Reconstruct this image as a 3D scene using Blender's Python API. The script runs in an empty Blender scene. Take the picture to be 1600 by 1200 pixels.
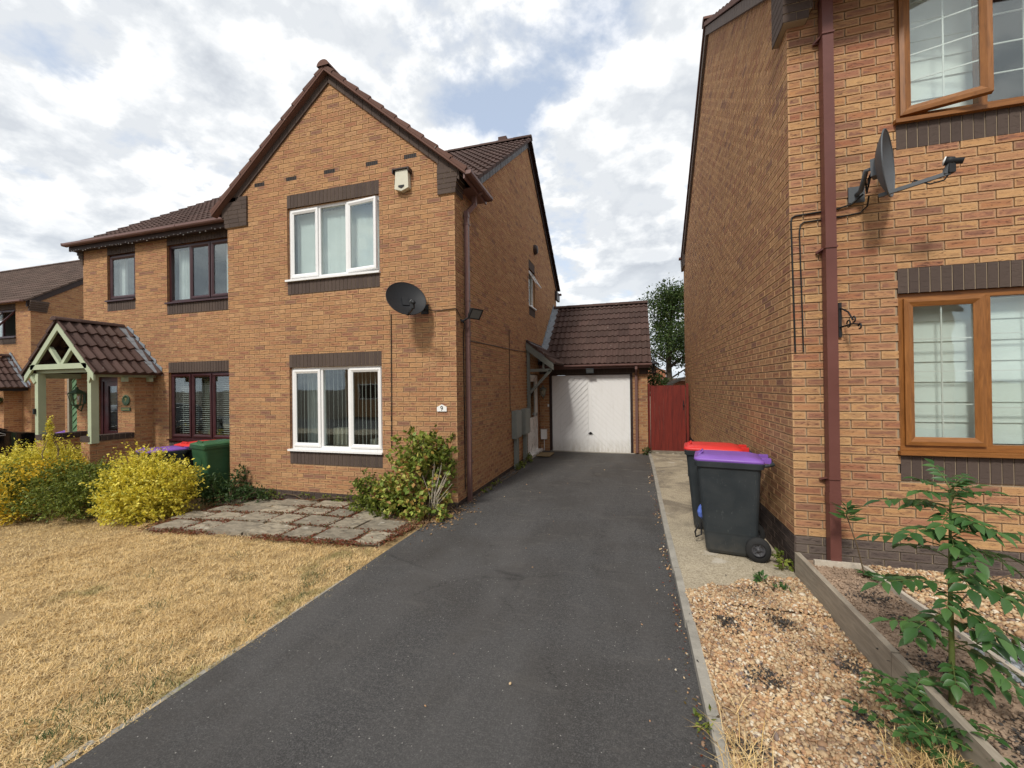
import bpy, math, random
import numpy as np
from mathutils import Vector, Matrix
random.seed(7); rng = np.random.default_rng(7)
scene = bpy.context.scene
COL = scene.collection
R_ = math.radians
# ------------------------------------------------------------ camera
cam_d = bpy.data.cameras.new('camera'); cam = bpy.data.objects.new('camera', cam_d); COL.objects.link(cam)
cam_d.sensor_width = 36; cam_d.lens = 646.72/1600*36; cam_d.clip_start = 0.05; cam_d.clip_end = 2000
def cam_axes(y, p, r):
    cy, sy, cp, sp, cr, sr = math.cos(y), math.sin(y), math.cos(p), math.sin(p), math.cos(r), math.sin(r)
    f = Vector((-sy*cp, cy*cp, sp)); rt = Vector((cy, sy, 0)); up = rt.cross(f)
    return cr*rt+sr*up, -sr*rt+cr*up, f
_r, _u, _f = cam_axes(R_(16.40275), R_(0.22891), R_(-0.73973))
cam.matrix_world = Matrix(((_r.x, _u.x, -_f.x, 0), (_r.y, _u.y, -_f.y, 0), (_r.z, _u.z, -_f.z, 1.8), (0, 0, 0, 1)))
scene.camera = cam
# ------------------------------------------------------------ light
SUN_EL, SUN_AZ = 46, 188+4      # azimuth of the sun measured clockwise from +Y
sd = bpy.data.lights.new('sun', 'SUN'); sd.energy = 2.5; sd.angle = R_(9); sd.color = (1, .95, .87)
sun = bpy.data.objects.new('sun', sd); COL.objects.link(sun)
sdir = Vector((math.sin(R_(SUN_AZ))*math.cos(R_(SUN_EL)), math.cos(R_(SUN_AZ))*math.cos(R_(SUN_EL)), math.sin(R_(SUN_EL))))
sun.rotation_euler = sdir.to_track_quat('Z', 'Y').to_euler()
scene.view_settings.view_transform = 'Standard'; scene.view_settings.look = 'None'
scene.view_settings.gamma = 1; scene.view_settings.exposure = 0.28
# ------------------------------------------------------------ node helper
class NT:
    def __init__(s, tree): s.t = tree; tree.nodes.clear()
    def n(s, typ, props=None, **inp):
        nd = s.t.nodes.new(typ)
        for k, v in (props or {}).items(): setattr(nd, k, v)
        for k, v in inp.items():
            k = k.replace('_', ' ')
            if k.startswith('i') and k[1:].isdigit(): sock = nd.inputs[int(k[1:])]
            else: sock = nd.inputs[k]
            s.put(sock, v)
        return nd
    def put(s, sock, v):
        if isinstance(v, bpy.types.NodeSocket): s.t.links.new(v, sock)
        elif isinstance(v, bpy.types.Node): s.t.links.new(v.outputs[0], sock)
        else:
            if sock.type == 'RGBA' and len(v) == 3: v = (*v, 1)
            sock.default_value = v
    def m(s, op, a, b=0.0, c=0.0, clamp=False):
        nd = s.n('ShaderNodeMath', {'operation': op, 'use_clamp': clamp}); s.put(nd.inputs[0], a); s.put(nd.inputs[1], b); s.put(nd.inputs[2], c)
        return nd.outputs[0]
    def vm(s, op, a, b=(0, 0, 0)):
        nd = s.n('ShaderNodeVectorMath', {'operation': op}); s.put(nd.inputs[0], a); s.put(nd.inputs[1], b); return nd.outputs[0]
    def sep(s, v): return s.n('ShaderNodeSeparateXYZ', i0=v).outputs
    def comb(s, x, y, z): return s.n('ShaderNodeCombineXYZ', i0=x, i1=y, i2=z).outputs[0]
    def mix(s, f, a, b, mode='MIX'):
        nd = s.n('ShaderNodeMix', {'data_type': 'RGBA', 'blend_type': mode}); s.put(nd.inputs[0], f); s.put(nd.inputs[6], a); s.put(nd.inputs[7], b); return nd.outputs[2]
    def ramp(s, f, stops, interp='LINEAR'):
        nd = s.n('ShaderNodeValToRGB'); s.put(nd.inputs[0], f); cr = nd.color_ramp; cr.interpolation = interp
        while len(cr.elements) < len(stops): cr.elements.new(.5)
        for e, (p, c) in zip(cr.elements, stops):
            e.position = p; e.color = (*c, 1) if len(c) == 3 else c
        return nd.outputs[0]
    def noise(s, vec, scale, detail=4, rough=.55, dist=0.0):
        nd = s.n('ShaderNodeTexNoise', i0=vec); nd.inputs['Scale'].default_value = scale; nd.inputs['Detail'].default_value = detail
        nd.inputs['Roughness'].default_value = rough; nd.inputs['Distortion'].default_value = dist; return nd.outputs[0]
    def mr(s, v, a, b, c, d):
        nd = s.n('ShaderNodeMapRange'); s.put(nd.inputs[0], v)
        for i, x in enumerate((a, b, c, d)): nd.inputs[i+1].default_value = x
        return nd.outputs[0]
# ------------------------------------------------------------ sky
world = bpy.data.worlds.new('World'); scene.world = world; world.use_nodes = True
w = NT(world.node_tree)
sky = w.n('ShaderNodeTexSky', {'sky_type': 'NISHITA', 'sun_disc': False, 'sun_elevation': R_(SUN_EL), 'sun_rotation': R_(SUN_AZ), 'altitude': 100})
d = w.n('ShaderNodeTexCoord').outputs['Generated']
X, Y, Z = w.sep(d)
zz = w.m('ADD', w.m('MAXIMUM', Z, 0.0), 0.34)
pl = w.comb(w.m('DIVIDE', X, zz), w.m('DIVIDE', Y, zz), 0.0)
pl = w.vm('ADD', pl, (3.35, 1.1, 0.3))
def density(v): return w.m('ADD', w.m('MULTIPLY', w.noise(v, 1.7, 2, .5, .2), .46), w.m('MULTIPLY', w.noise(v, 4.4, 10, .57, .1), .54))
dens = density(pl); dens2 = density(w.vm('ADD', pl, (.03, -.06, .03)))
cover = w.ramp(dens, [(.355, (0, 0, 0)), (.44, (1, 1, 1))])
lit = w.mr(w.m('SUBTRACT', dens, dens2), -.045, .045, 0, 1)
thick = w.mr(dens, .47, .64, 1, 0)
f_ = w.m('ADD', w.m('MULTIPLY', lit, .55), w.m('MULTIPLY', thick, .50))
cloudc = w.ramp(f_, [(.10, (.50, .535, .59)), (.38, (.64, .675, .72)), (.62, (.79, .815, .84)), (.90, (1.02, 1.02, 1.02))])
lowhaze = w.mr(Z, 0.0, .30, .55, 0)
b_blue = w.n('ShaderNodeBackground', Color=w.mix(.50, sky.outputs[0], (4.4, 4.9, 5.6)), Strength=.15)
b_cl = w.n('ShaderNodeBackground', Color=cloudc, Strength=.93)
b_hz = w.n('ShaderNodeBackground', Color=(.64, .72, .80), Strength=.95)
mx = w.n('ShaderNodeMixShader', i0=cover, i1=b_blue, i2=b_cl)
mx2 = w.n('ShaderNodeMixShader', i0=lowhaze, i1=mx, i2=b_hz)
w.n('ShaderNodeOutputWorld', Surface=mx2)
# ------------------------------------------------------------ materials
MATS = {}
def newmat(name):
    m = bpy.data.materials.new(name); m.use_nodes = True; t = NT(m.node_tree); MATS[name] = m
    return m, t
def finish(t, color, rough=.7, bump=None, bstr=.5, bdist=.01, spec=.3, normal=None, metal=0, **kw):
    b = t.n('ShaderNodeBsdfPrincipled')
    t.put(b.inputs['Base Color'], color); t.put(b.inputs['Roughness'], rough); t.put(b.inputs['Specular IOR Level'], spec); t.put(b.inputs['Metallic'], metal)
    for k, v in kw.items(): t.put(b.inputs[k.replace('_', ' ')], v)
    if bump is not None:
        bp = t.n('ShaderNodeBump', Strength=bstr, Distance=bdist, Height=bump); t.t.links.new(bp.outputs[0], b.inputs['Normal'])
    t.n('ShaderNodeOutputMaterial', Surface=b); return b
def pos(t): return t.n('ShaderNodeNewGeometry').outputs['Position']
def isl(t): return t.n('ShaderNodeNewGeometry').outputs['Random Per Island']
def oco(t): return t.n('ShaderNodeTexCoord').outputs['Object']
def plain(name, col, rough=.5, var=.12, scale=6, spec=.3, bump=.15, metal=0, fine=90):
    m, t = newmat(name); v = pos(t)
    n1 = t.noise(v, scale, 5, .6); n2 = t.noise(v, fine, 3, .6)
    f = t.m('ADD', t.m('MULTIPLY', n1, .7), t.m('MULTIPLY', n2, .3))
    c = t.mix(t.mr(f, .3, .7, 0, 1), tuple(x*(1-var) for x in col), tuple(min(1, x*(1+var)) for x in col))
    finish(t, c, t.mr(n1, .3, .7, max(0, rough-.08), min(1, rough+.08)), bump=n2, bstr=bump, bdist=.003, spec=spec, metal=metal)
    return m
def brick_mat(name, stops, pale, dark, dirt=.25):
    m, t = newmat(name); P = pos(t); r = isl(t)
    uv = t.n('ShaderNodeUVMap').outputs[0]; U, V, _ = t.sep(uv)
    base = t.ramp(r, stops)
    off = t.m('MULTIPLY', r, 37.0)
    pv = t.vm('ADD', P, t.comb(off, off, off))
    st = t.noise(t.vm('MULTIPLY', pv, (1, 1, 4.5)), 9.0, 4, .65, .6)      # sand-creased face streaks
    fn = t.noise(P, 160, 3, .7)
    eu = t.m('MINIMUM', U, t.m('SUBTRACT', 1.0, U)); ev = t.m('MINIMUM', V, t.m('SUBTRACT', 1.0, V))
    edge = t.m('MINIMUM', t.m('MULTIPLY', eu, 3.2), ev)
    inner = t.mr(edge, .05, .26, 0, 1)
    kk = t.m('FRACT', t.m('MULTIPLY', r, 7.31))
    f1 = t.m('MULTIPLY', t.m('MULTIPLY', inner, t.mr(st, .40, .58, 0, 1)), t.mr(kk, 0, 1, .22, 1.0))
    c = t.mix(f1, base, dark)
    c = t.mix(t.m('MULTIPLY', t.m('SUBTRACT', 1.0, inner), .42), c, pale)
    crease = t.noise(t.vm('MULTIPLY', pv, (1, 1, 5)), 17.0, 3, .5, 1.2)
    c = t.mix(t.m('MULTIPLY', t.mr(crease, .60, .66, 0, .7), inner), c, tuple(x*.35 for x in dark))
    c = t.mix(t.mr(t.noise(P, .7, 5, .6), .45, .75, 0, dirt), c, tuple(x*.45 for x in dark))
    c = t.mix(t.mr(fn, .35, .75, 0, .25), c, tuple(x*.5 for x in dark))
    h = t.m('SUBTRACT', t.m('ADD', t.m('MULTIPLY', fn, .5), t.m('MULTIPLY', st, .8)), t.m('MULTIPLY', t.mr(crease, .58, .66, 0, 1), .6))
    finish(t, c, .9, bump=h, bstr=.7, bdist=.004, spec=.15); return m
ORNG = [(0, (.455, .243, .112)), (.28, (.515, .293, .138)), (.50, (.41, .198, .098)), (.68, (.54, .318, .158)), (.83, (.37, .168, .092)), (.93, (.475, .252, .118)), (.97, (.26, .135, .088))]
brick_mat('brick_orange', ORNG, (.60, .40, .22), (.235, .110, .072), .16)
RBR = [(0, (.49, .262, .125)), (.2, (.56, .325, .145)), (.42, (.42, .195, .118)), (.58, (.60, .365, .165)), (.75, (.38, .155, .085)), (.9, (.49, .25, .11)), (.975, (.28, .14, .09))]
brick_mat('brick_multi', RBR, (.54, .36, .20), (.235, .115, .08), .16)
brick_mat('brick_brown', [(0, (.078, .058, .050)), (.5, (.10, .074, .062)), (1, (.065, .048, .043))], (.12, .09, .075), (.05, .037, .033), .1)
brick_mat('plinth_brown', [(0, (.135, .108, .092)), (.5, (.165, .130, .108)), (1, (.115, .088, .078))], (.18, .145, .12), (.085, .065, .06), .15)
brick_mat('brick_red', [(0, (.30, .10, .05)), (.5, (.38, .14, .07)), (1, (.26, .09, .05))], (.4, .2, .12), (.2, .07, .04), .1)
def mortar(name, col):
    m, t = newmat(name); P = pos(t); n = t.noise(P, 120, 4, .7); b = t.noise(P, 1.1, 4, .6)
    c = t.mix(n, tuple(x*.7 for x in col), tuple(x*1.15 for x in col)); c = t.mix(t.mr(b, .4, .7, 0, .45), c, tuple(x*.45 for x in col))
    finish(t, c, .95, bump=n, bstr=.6, bdist=.003, spec=.1); return m
mortar('mortar', (.38, .285, .195)); mortar('mortar_pale', (.40, .32, .225))
def tile_mat(name, col, lich=.5):
    m, t = newmat(name); P = pos(t); uv = t.n('ShaderNodeUVMap').outputs[0]
    wn = t.n('ShaderNodeTexWhiteNoise', {'noise_dimensions': '2D'}, Vector=uv).outputs[0]
    n = t.noise(P, 2.2, 6, .65); f = t.noise(P, 70, 4, .7)
    c = t.mix(wn, tuple(x*.68 for x in col), tuple(x*1.32 for x in col))
    c = t.mix(t.mr(n, .4, .7, 0, .5), c, (col[0]*1.1, col[1]*1.25, col[2]*1.2))
    c = t.mix(t.mr(f, .55, .8, 0, .45), c, tuple(x*2.3 for x in col))
    spots = t.n('ShaderNodeTexVoronoi', i0=P); spots.inputs['Scale'].default_value = 6
    sm = t.m('MULTIPLY', t.mr(spots.outputs[0], .06, .12, 1, 0), t.mr(t.noise(P, 3, 2), .52, .6, 0, lich))
    c = t.mix(sm, c, (.42, .41, .36))
    finish(t, c, .85, bump=f, bstr=.5, bdist=.004, spec=.2); return m
tile_mat('tile_brown', (.075, .045, .038)); tile_mat('tile_red', (.125, .066, .052)); tile_mat('tile_far', (.095, .064, .052))
plain('upvc_white', (.80, .80, .79), .3, .02, spec=.5, bump=.02); plain('rosewood', (.040, .0105, .013), .35, .25, spec=.5)
def wood(name, a, b, rough=.45, sc=(30, 30, 3)):
    m, t = newmat(name); P = pos(t); g = t.noise(t.vm('MULTIPLY', P, sc), 1.6, 5, .65, .8)
    finish(t, t.mix(t.mr(g, .3, .7, 0, 1), a, b), rough, bump=g, bstr=.1, bdist=.002, spec=.4); return m
wood('oak_v', (.165, .061, .013), (.31, .125, .030)); wood('oak_h', (.165, .061, .013), (.31, .125, .030), sc=(3, 30, 30))
wood('red_gate', (.10, .011, .007), (.20, .022, .012), .6, (14, 14, 1.2)); wood('timber_board', (.22, .185, .14), (.36, .31, .24), .85, (18, 3, 22))
wood('timber_pale', (.40, .35, .28), (.55, .49, .40), .85, (18, 3, 22))
plain('sage_paint', (.40, .45, .31), .55, .08); plain('grey_paint', (.16, .17, .15), .6, .15); plain('green_door', (.13, .24, .13), .5, .1)
plain('gutter_brown', (.165, .092, .080), .42, .14, 3); plain('pipe_brown', (.135, .052, .042), .42, .12, 3); plain('black_plastic', (.018, .018, .020), .45, .2)
plain('lead', (.24, .27, .30), .5, .3, 8, bump=.4); m, t = newmat('garage_white'); P = pos(t); z_ = t.sep(P)[2]; g_ = t.m('MULTIPLY', t.mr(z_, -.04, .35, 1, 0), t.mr(t.noise(t.vm('MULTIPLY', P, (4, 4, 1)), 3, 5, .7), .35, .65, .1, .8)); c = t.mix(g_, (.84, .84, .83), (.46, .42, .34)); c = t.mix(t.mr(t.noise(t.vm('MULTIPLY', P, (5, 5, .5)), 2, 5, .6), .5, .75, 0, .3), c, (.58, .57, .52)); finish(t, c, .45, bump=t.noise(P, 5, 2), bstr=.12, bdist=.01); plain('soffit_brown', (.045, .028, .024), .6, .2)
plain('dark_frame', (.035, .022, .020), .5, .2); plain('verge_stone', (.17, .135, .115), .9, .2); plain('meter_grey', (.22, .24, .22), .6, .15); plain('cream', (.60, .58, .46), .5, .1)
plain('sign_white', (.8, .8, .78), .4, .03); plain('lamp_glass', (.14, .15, .15), .2, .1); plain('cable_black', (.012, .012, .012), .5, .1)
plain('dish_grey', (.10, .11, .12), .5, .15); plain('dish_dark', (.016, .017, .019), .55, .2); plain('steel', (.5, .5, .5), .35, .1, metal=.8)
m, t = newmat('bin_grey'); P = pos(t); n1 = t.noise(P, 5, 6, .65, .4); n2 = t.noise(P, 220, 3, .7); sc = t.noise(t.vm('MULTIPLY', P, (6, 6, 1.2)), 9, 4, .7, 1.5); c = t.mix(t.mr(n1, .4, .68, 0, .55), (.022, .028, .032), (.036, .041, .043)); c = t.mix(t.mr(sc, .64, .68, 0, .5), c, (.10, .105, .10)); z_ = t.sep(P)[2]; c = t.mix(t.m('MULTIPLY', t.mr(z_, .05, .30, .45, 0), t.mr(n1, .3, .6, 0, 1)), c, (.09, .075, .055)); finish(t, c, t.mr(n1, .3, .7, .42, .65), bump=n2, bstr=.3, bdist=.002, spec=.35); plain('lid_purple', (.21, .095, .40), .38, .12, 5); plain('lid_red', (.62, .035, .03), .38, .1, 5)
plain('bin_green', (.030, .085, .038), .45, .25, 4); plain('lid_green', (.040, .115, .052), .4, .15, 4); plain('tyre', (.02, .02, .02), .8, .3); plain('hub', (.06, .06, .065), .5, .2)
plain('blue_bag', (.10, .17, .55), .5, .2); plain('sign_green', (.07, .12, .07), .5, .2); plain('gold', (.35, .30, .12), .4, .1); plain('doormat', (.22, .16, .085), .95, .3, 60)
plain('blind_pale', (.72, .78, .77), .8, .06, 3); plain('blind_white', (.82, .88, .84), .8, .04, 3); plain('curtain', (.42, .40, .33), .9, .2, 5); plain('curtain_white', (.62, .66, .66), .9, .12, 5)
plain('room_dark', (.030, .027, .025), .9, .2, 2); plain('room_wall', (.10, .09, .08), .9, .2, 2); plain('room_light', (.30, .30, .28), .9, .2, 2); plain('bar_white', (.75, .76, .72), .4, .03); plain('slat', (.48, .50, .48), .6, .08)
plain('twig', (.12, .085, .05), .9, .3, 12); plain('stem_green', (.10, .13, .035), .6, .3, 20); plain('bark', (.16, .13, .10), .9, .35, 10, bump=.6)
plain('shed_dark', (.05, .045, .04), .8, .2); plain('concrete_kerb', (.30, .28, .24), .9, .3, 7, bump=.5); plain('number_black', (.02, .02, .02), .5, .1); plain('terracotta', (.35, .14, .06), .8, .2)
m, t = newmat('car_black'); finish(t, (.004, .005, .007), .12, spec=.6, Coat_Weight=.6)
m, t = newmat('glass')
lw = t.n('ShaderNodeLayerWeight', Blend=.5).outputs['Facing']; fr = t.m('ADD', .10, t.m('MULTIPLY', t.m('POWER', lw, 4.0), .85), clamp=True)
tr = t.n('ShaderNodeBsdfTransparent', Color=(.90, .93, .92)); gl = t.n('ShaderNodeBsdfGlossy', Color=(.95, 1, 1), Roughness=.02)
P = pos(t); bp = t.n('ShaderNodeBump', Strength=.05, Distance=.02, Height=t.noise(P, 2.2, 2)); t.t.links.new(bp.outputs[0], gl.inputs['Normal'])
ms = t.n('ShaderNodeMixShader', i0=fr, i1=tr, i2=gl); t.n('ShaderNodeOutputMaterial', Surface=ms)
m, t = newmat('car_glass'); finish(t, (.01, .012, .014), .05, spec=.8)
# ground materials
m, t = newmat('asphalt'); P = pos(t)
f = t.noise(P, 105, 6, .9); mid = t.noise(P, 55, 3, .6); big = t.noise(P, .8, 6, .62, .5)
c = t.ramp(f, [(.36, (.020, .0195, .0195)), (.49, (.062, .060, .059)), (.60, (.165, .16, .153))]); g2 = t.noise(P, 38, 2, .6); c = t.mix(t.mr(g2, .38, .62, 0, .5), c, (.030, .029, .030)); wear = t.noise(t.vm('MULTIPLY', P, (1.6, .35, 1)), 1.1, 5, .6, .4); c = t.mix(t.mr(wear, .42, .66, 0, .5), c, (.105, .10, .096))
c = t.mix(t.mr(big, .45, .7, 0, .5), c, (.040, .034, .028))
vo = t.n('ShaderNodeTexVoronoi', i0=P); vo.inputs['Scale'].default_value = 34
spk = t.m('MULTIPLY', t.mr(vo.outputs[0], .10, .15, 1, 0), t.mr(t.sep(vo.outputs[1])[0], .80, .82, 0, .75))
c = t.mix(spk, c, (.40, .38, .35))
yy = t.sep(P)[1]; edge_d = t.mr(yy, 7.0, 10.5, 0, .45)
c = t.mix(t.m('MULTIPLY', edge_d, t.mr(t.noise(P, 1.6, 6, .7), .35, .6, .2, 1)), c, (.075, .062, .05))
sc_ = t.noise(t.vm('MULTIPLY', P, (.8, 2.6, 1)), 2.1, 7, .68, 1.1); c = t.mix(t.m('MULTIPLY', t.mr(sc_, .56, .66, 0, .5), t.mr(yy, 4.5, 9, .35, 1)), c, (.15, .14, .125)); ck = t.n('ShaderNodeTexVoronoi', {'feature': 'DISTANCE_TO_EDGE'}, i0=t.vm('ADD', P, t.comb(t.m('MULTIPLY', sc_, .5), 0.0, 0.0))); ck.inputs['Scale'].default_value = .42; c = t.mix(t.m('MULTIPLY', t.mr(ck.outputs[0], .0, .006, .55, 0), t.mr(big, .5, .58, 0, 1)), c, (.012, .012, .012))
hh = t.m('ADD', t.m('MULTIPLY', f, 1.0), t.m('MULTIPLY', mid, .6))
finish(t, c, .82, bump=hh, bstr=1.0, bdist=.006, spec=.35)
m, t = newmat('concrete_path'); P = pos(t)
f = t.noise(P, 70, 4, .75); big = t.noise(P, 1.8, 7, .68, .7); vo = t.n('ShaderNodeTexVoronoi', i0=P); vo.inputs['Scale'].default_value = 60
c = t.mix(t.mr(f, .35, .65, 0, 1), (.22, .18, .12), (.52, .45, .33)); c = t.mix(t.m('MULTIPLY', t.mr(big, .42, .58, 0, .8), t.mr(t.sep(P)[1], 4.6, 6.2, .25, 1)), c, (.15, .125, .095))
c = t.mix(t.mr(t.noise(P, 3.2, 5, .6), .60, .68, 0, .55), c, (.55, .51, .44))
c = t.mix(t.mr(vo.outputs[0], 0, .5, .28, 0), c, (.58, .52, .43))
finish(t, c, .92, bump=f, bstr=.7, bdist=.006, spec=.15)
m, t = newmat('dry_lawn'); P = pos(t)
f = t.noise(P, 60, 4, .75, .5); big = t.noise(P, 2.2, 6, .65); g = t.noise(P, 1.1, 5, .6)
c = t.mix(t.mr(f, .3, .7, 0, 1), (.22, .145, .07), (.50, .36, .18)); c = t.mix(t.mr(big, .46, .66, 0, .5), c, (.16, .11, .055))
finish(t, c, .95, bump=f, bstr=.8, bdist=.015, spec=.1)
def blade_mat(name, stops, green=None):
    m, t = newmat(name); P = pos(t); r = isl(t); c = t.ramp(r, stops)
    if green:
        X, Y, _ = t.sep(P); g = t.noise(P, 1.7, 4, .55)
        # greener where the lawn meets the drive
        near = t.mr(X, -3.8, -2.75, 0, .16); c = t.mix(t.mr(t.m('ADD', g, near), .66, .80, 0, .8), c, t.mix(r, green, tuple(x*.6 for x in green)))
        c = t.mix(t.mr(t.noise(t.vm('MULTIPLY', P, (1, 1.6, 1)), 8.5, 5, .65, .5), .50, .64, 0, .50), c, (.24, .16, .075)); c = t.mix(t.mr(t.noise(P, 1.3, 4, .6), .5, .68, 0, .35), c, (.42, .26, .10))
    finish(t, c, .8, spec=.15); return m
blade_mat('straw', [(0, (.50, .33, .12)), (.35, (.69, .49, .225)), (.7, (.82, .63, .35)), (.93, (.56, .39, .17)), (1, (.30, .20, .10))], (.15, .20, .06))
def leafm(name, stops, trans=.25, rough=.5, spec=.3):
    m, t = newmat(name); r = isl(t); P = pos(t); c = t.ramp(r, stops)
    c = t.mix(t.mr(t.noise(P, 9, 3), .35, .65, 0, .22), c, tuple(x*.6 for x in stops[0][1]))
    b = t.n('ShaderNodeBsdfPrincipled'); t.put(b.inputs['Base Color'], c); b.inputs['Roughness'].default_value = rough; b.inputs['Specular IOR Level'].default_value = spec
    tl = t.n('ShaderNodeBsdfTranslucent', Color=c); ms = t.n('ShaderNodeMixShader', i0=trans, i1=b, i2=tl); t.n('ShaderNodeOutputMaterial', Surface=ms); return m
leafm('leaf_yellow', [(0, (.34, .33, .05)), (.22, (.64, .56, .05)), (.55, (.84, .72, .08)), (.85, (.92, .80, .17)), (1, (.36, .38, .06))], .32)
leafm('leaf_green', [(0, (.085, .12, .020)), (.5, (.15, .19, .028)), (.85, (.24, .28, .045)), (1, (.34, .33, .07))])
leafm('leaf_gold', [(0, (.60, .42, .03)), (.4, (.78, .55, .035)), (.7, (.85, .62, .08)), (.85, (.22, .24, .04)), (1, (.12, .17, .03))])
leafm('leaf_lime', [(0, (.12, .19, .035)), (.3, (.26, .34, .06)), (.55, (.42, .45, .09)), (.75, (.50, .45, .11)), (.88, (.42, .24, .07)), (1, (.30, .11, .045))])
leafm('leaf_dark', [(0, (.028, .055, .014)), (.6, (.05, .095, .025)), (1, (.08, .13, .04))])
leafm('leaf_tree', [(0, (.030, .060, .014)), (.5, (.060, .105, .026)), (.85, (.10, .15, .04)), (1, (.15, .18, .06))])
leafm('leaf_elder', [(0, (.028, .080, .020)), (.5, (.045, .115, .028)), (1, (.085, .175, .045))], .2, .42, .4)
leafm('leaf_red', [(0, (.15, .035, .018)), (.5, (.24, .07, .035)), (.8, (.14, .09, .03)), (1, (.10, .12, .03))])
leafm('leaf_litter', [(0, (.16, .08, .04)), (.5, (.28, .17, .09)), (1, (.40, .28, .15))], .05)
def peb(name, stops):
    m, t = newmat(name); r = isl(t); P = pos(t); c = t.ramp(r, stops, 'CONSTANT'); n = t.noise(P, 130, 3, .7)
    c = t.mix(t.mr(n, .4, .8, 0, .5), c, (.22, .14, .08)); c = t.mix(t.mr(t.noise(P, 2.3, 5, .65), .46, .66, 0, .6), c, (.16, .10, .06)); finish(t, c, .7, bump=n, bstr=.3, bdist=.002, spec=.35); return m
peb('pebbles', [(0, (.52, .36, .20)), (.16, (.38, .22, .12)), (.3, (.62, .48, .30)), (.46, (.48, .28, .14)), (.6, (.56, .41, .24)), (.72, (.30, .19, .12)), (.82, (.68, .60, .46)), (.9, (.52, .33, .17)), (.96, (.22, .17, .15))])
peb('slate_bits', [(0, (.16, .19, .21)), (.4, (.24, .27, .29)), (.7, (.33, .36, .38)), (.9, (.12, .14, .16))])
plain('gravel_bed', (.30, .20, .12), .95, .4, 14, bump=1); plain('soil', (.30, .215, .15), .98, .40, 9, bump=1, fine=45)
plain('earth', (.10, .085, .06), .98, .3, 4, bump=1); plain('joint_dirt', (.17, .12, .08), .98, .4, 20, bump=1)
def slabm(name, a, b):
    m, t = newmat(name); P = pos(t); f = t.noise(P, 45, 5, .75); g = t.noise(t.vm('MULTIPLY', P, (1, 2.2, 1)), 6, 6, .7, .8)
    oi = t.n('ShaderNodeObjectInfo').outputs['Random']
    c = t.mix(f, tuple(x*.8 for x in a), a); c = t.mix(t.mr(oi, 0, 1, 0, .85), c, b); c = t.mix(t.mr(g, .42, .62, 0, .75), c, tuple(x*.42 for x in a)); c = t.mix(t.mr(t.noise(P, 11, 3), .62, .7, 0, .5), c, (.55, .52, .45))
    finish(t, c, .92, bump=t.m('ADD', f, g), bstr=.8, bdist=.008, spec=.15)
slabm('slab', (.27, .235, .18), (.42, .36, .265))
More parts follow.
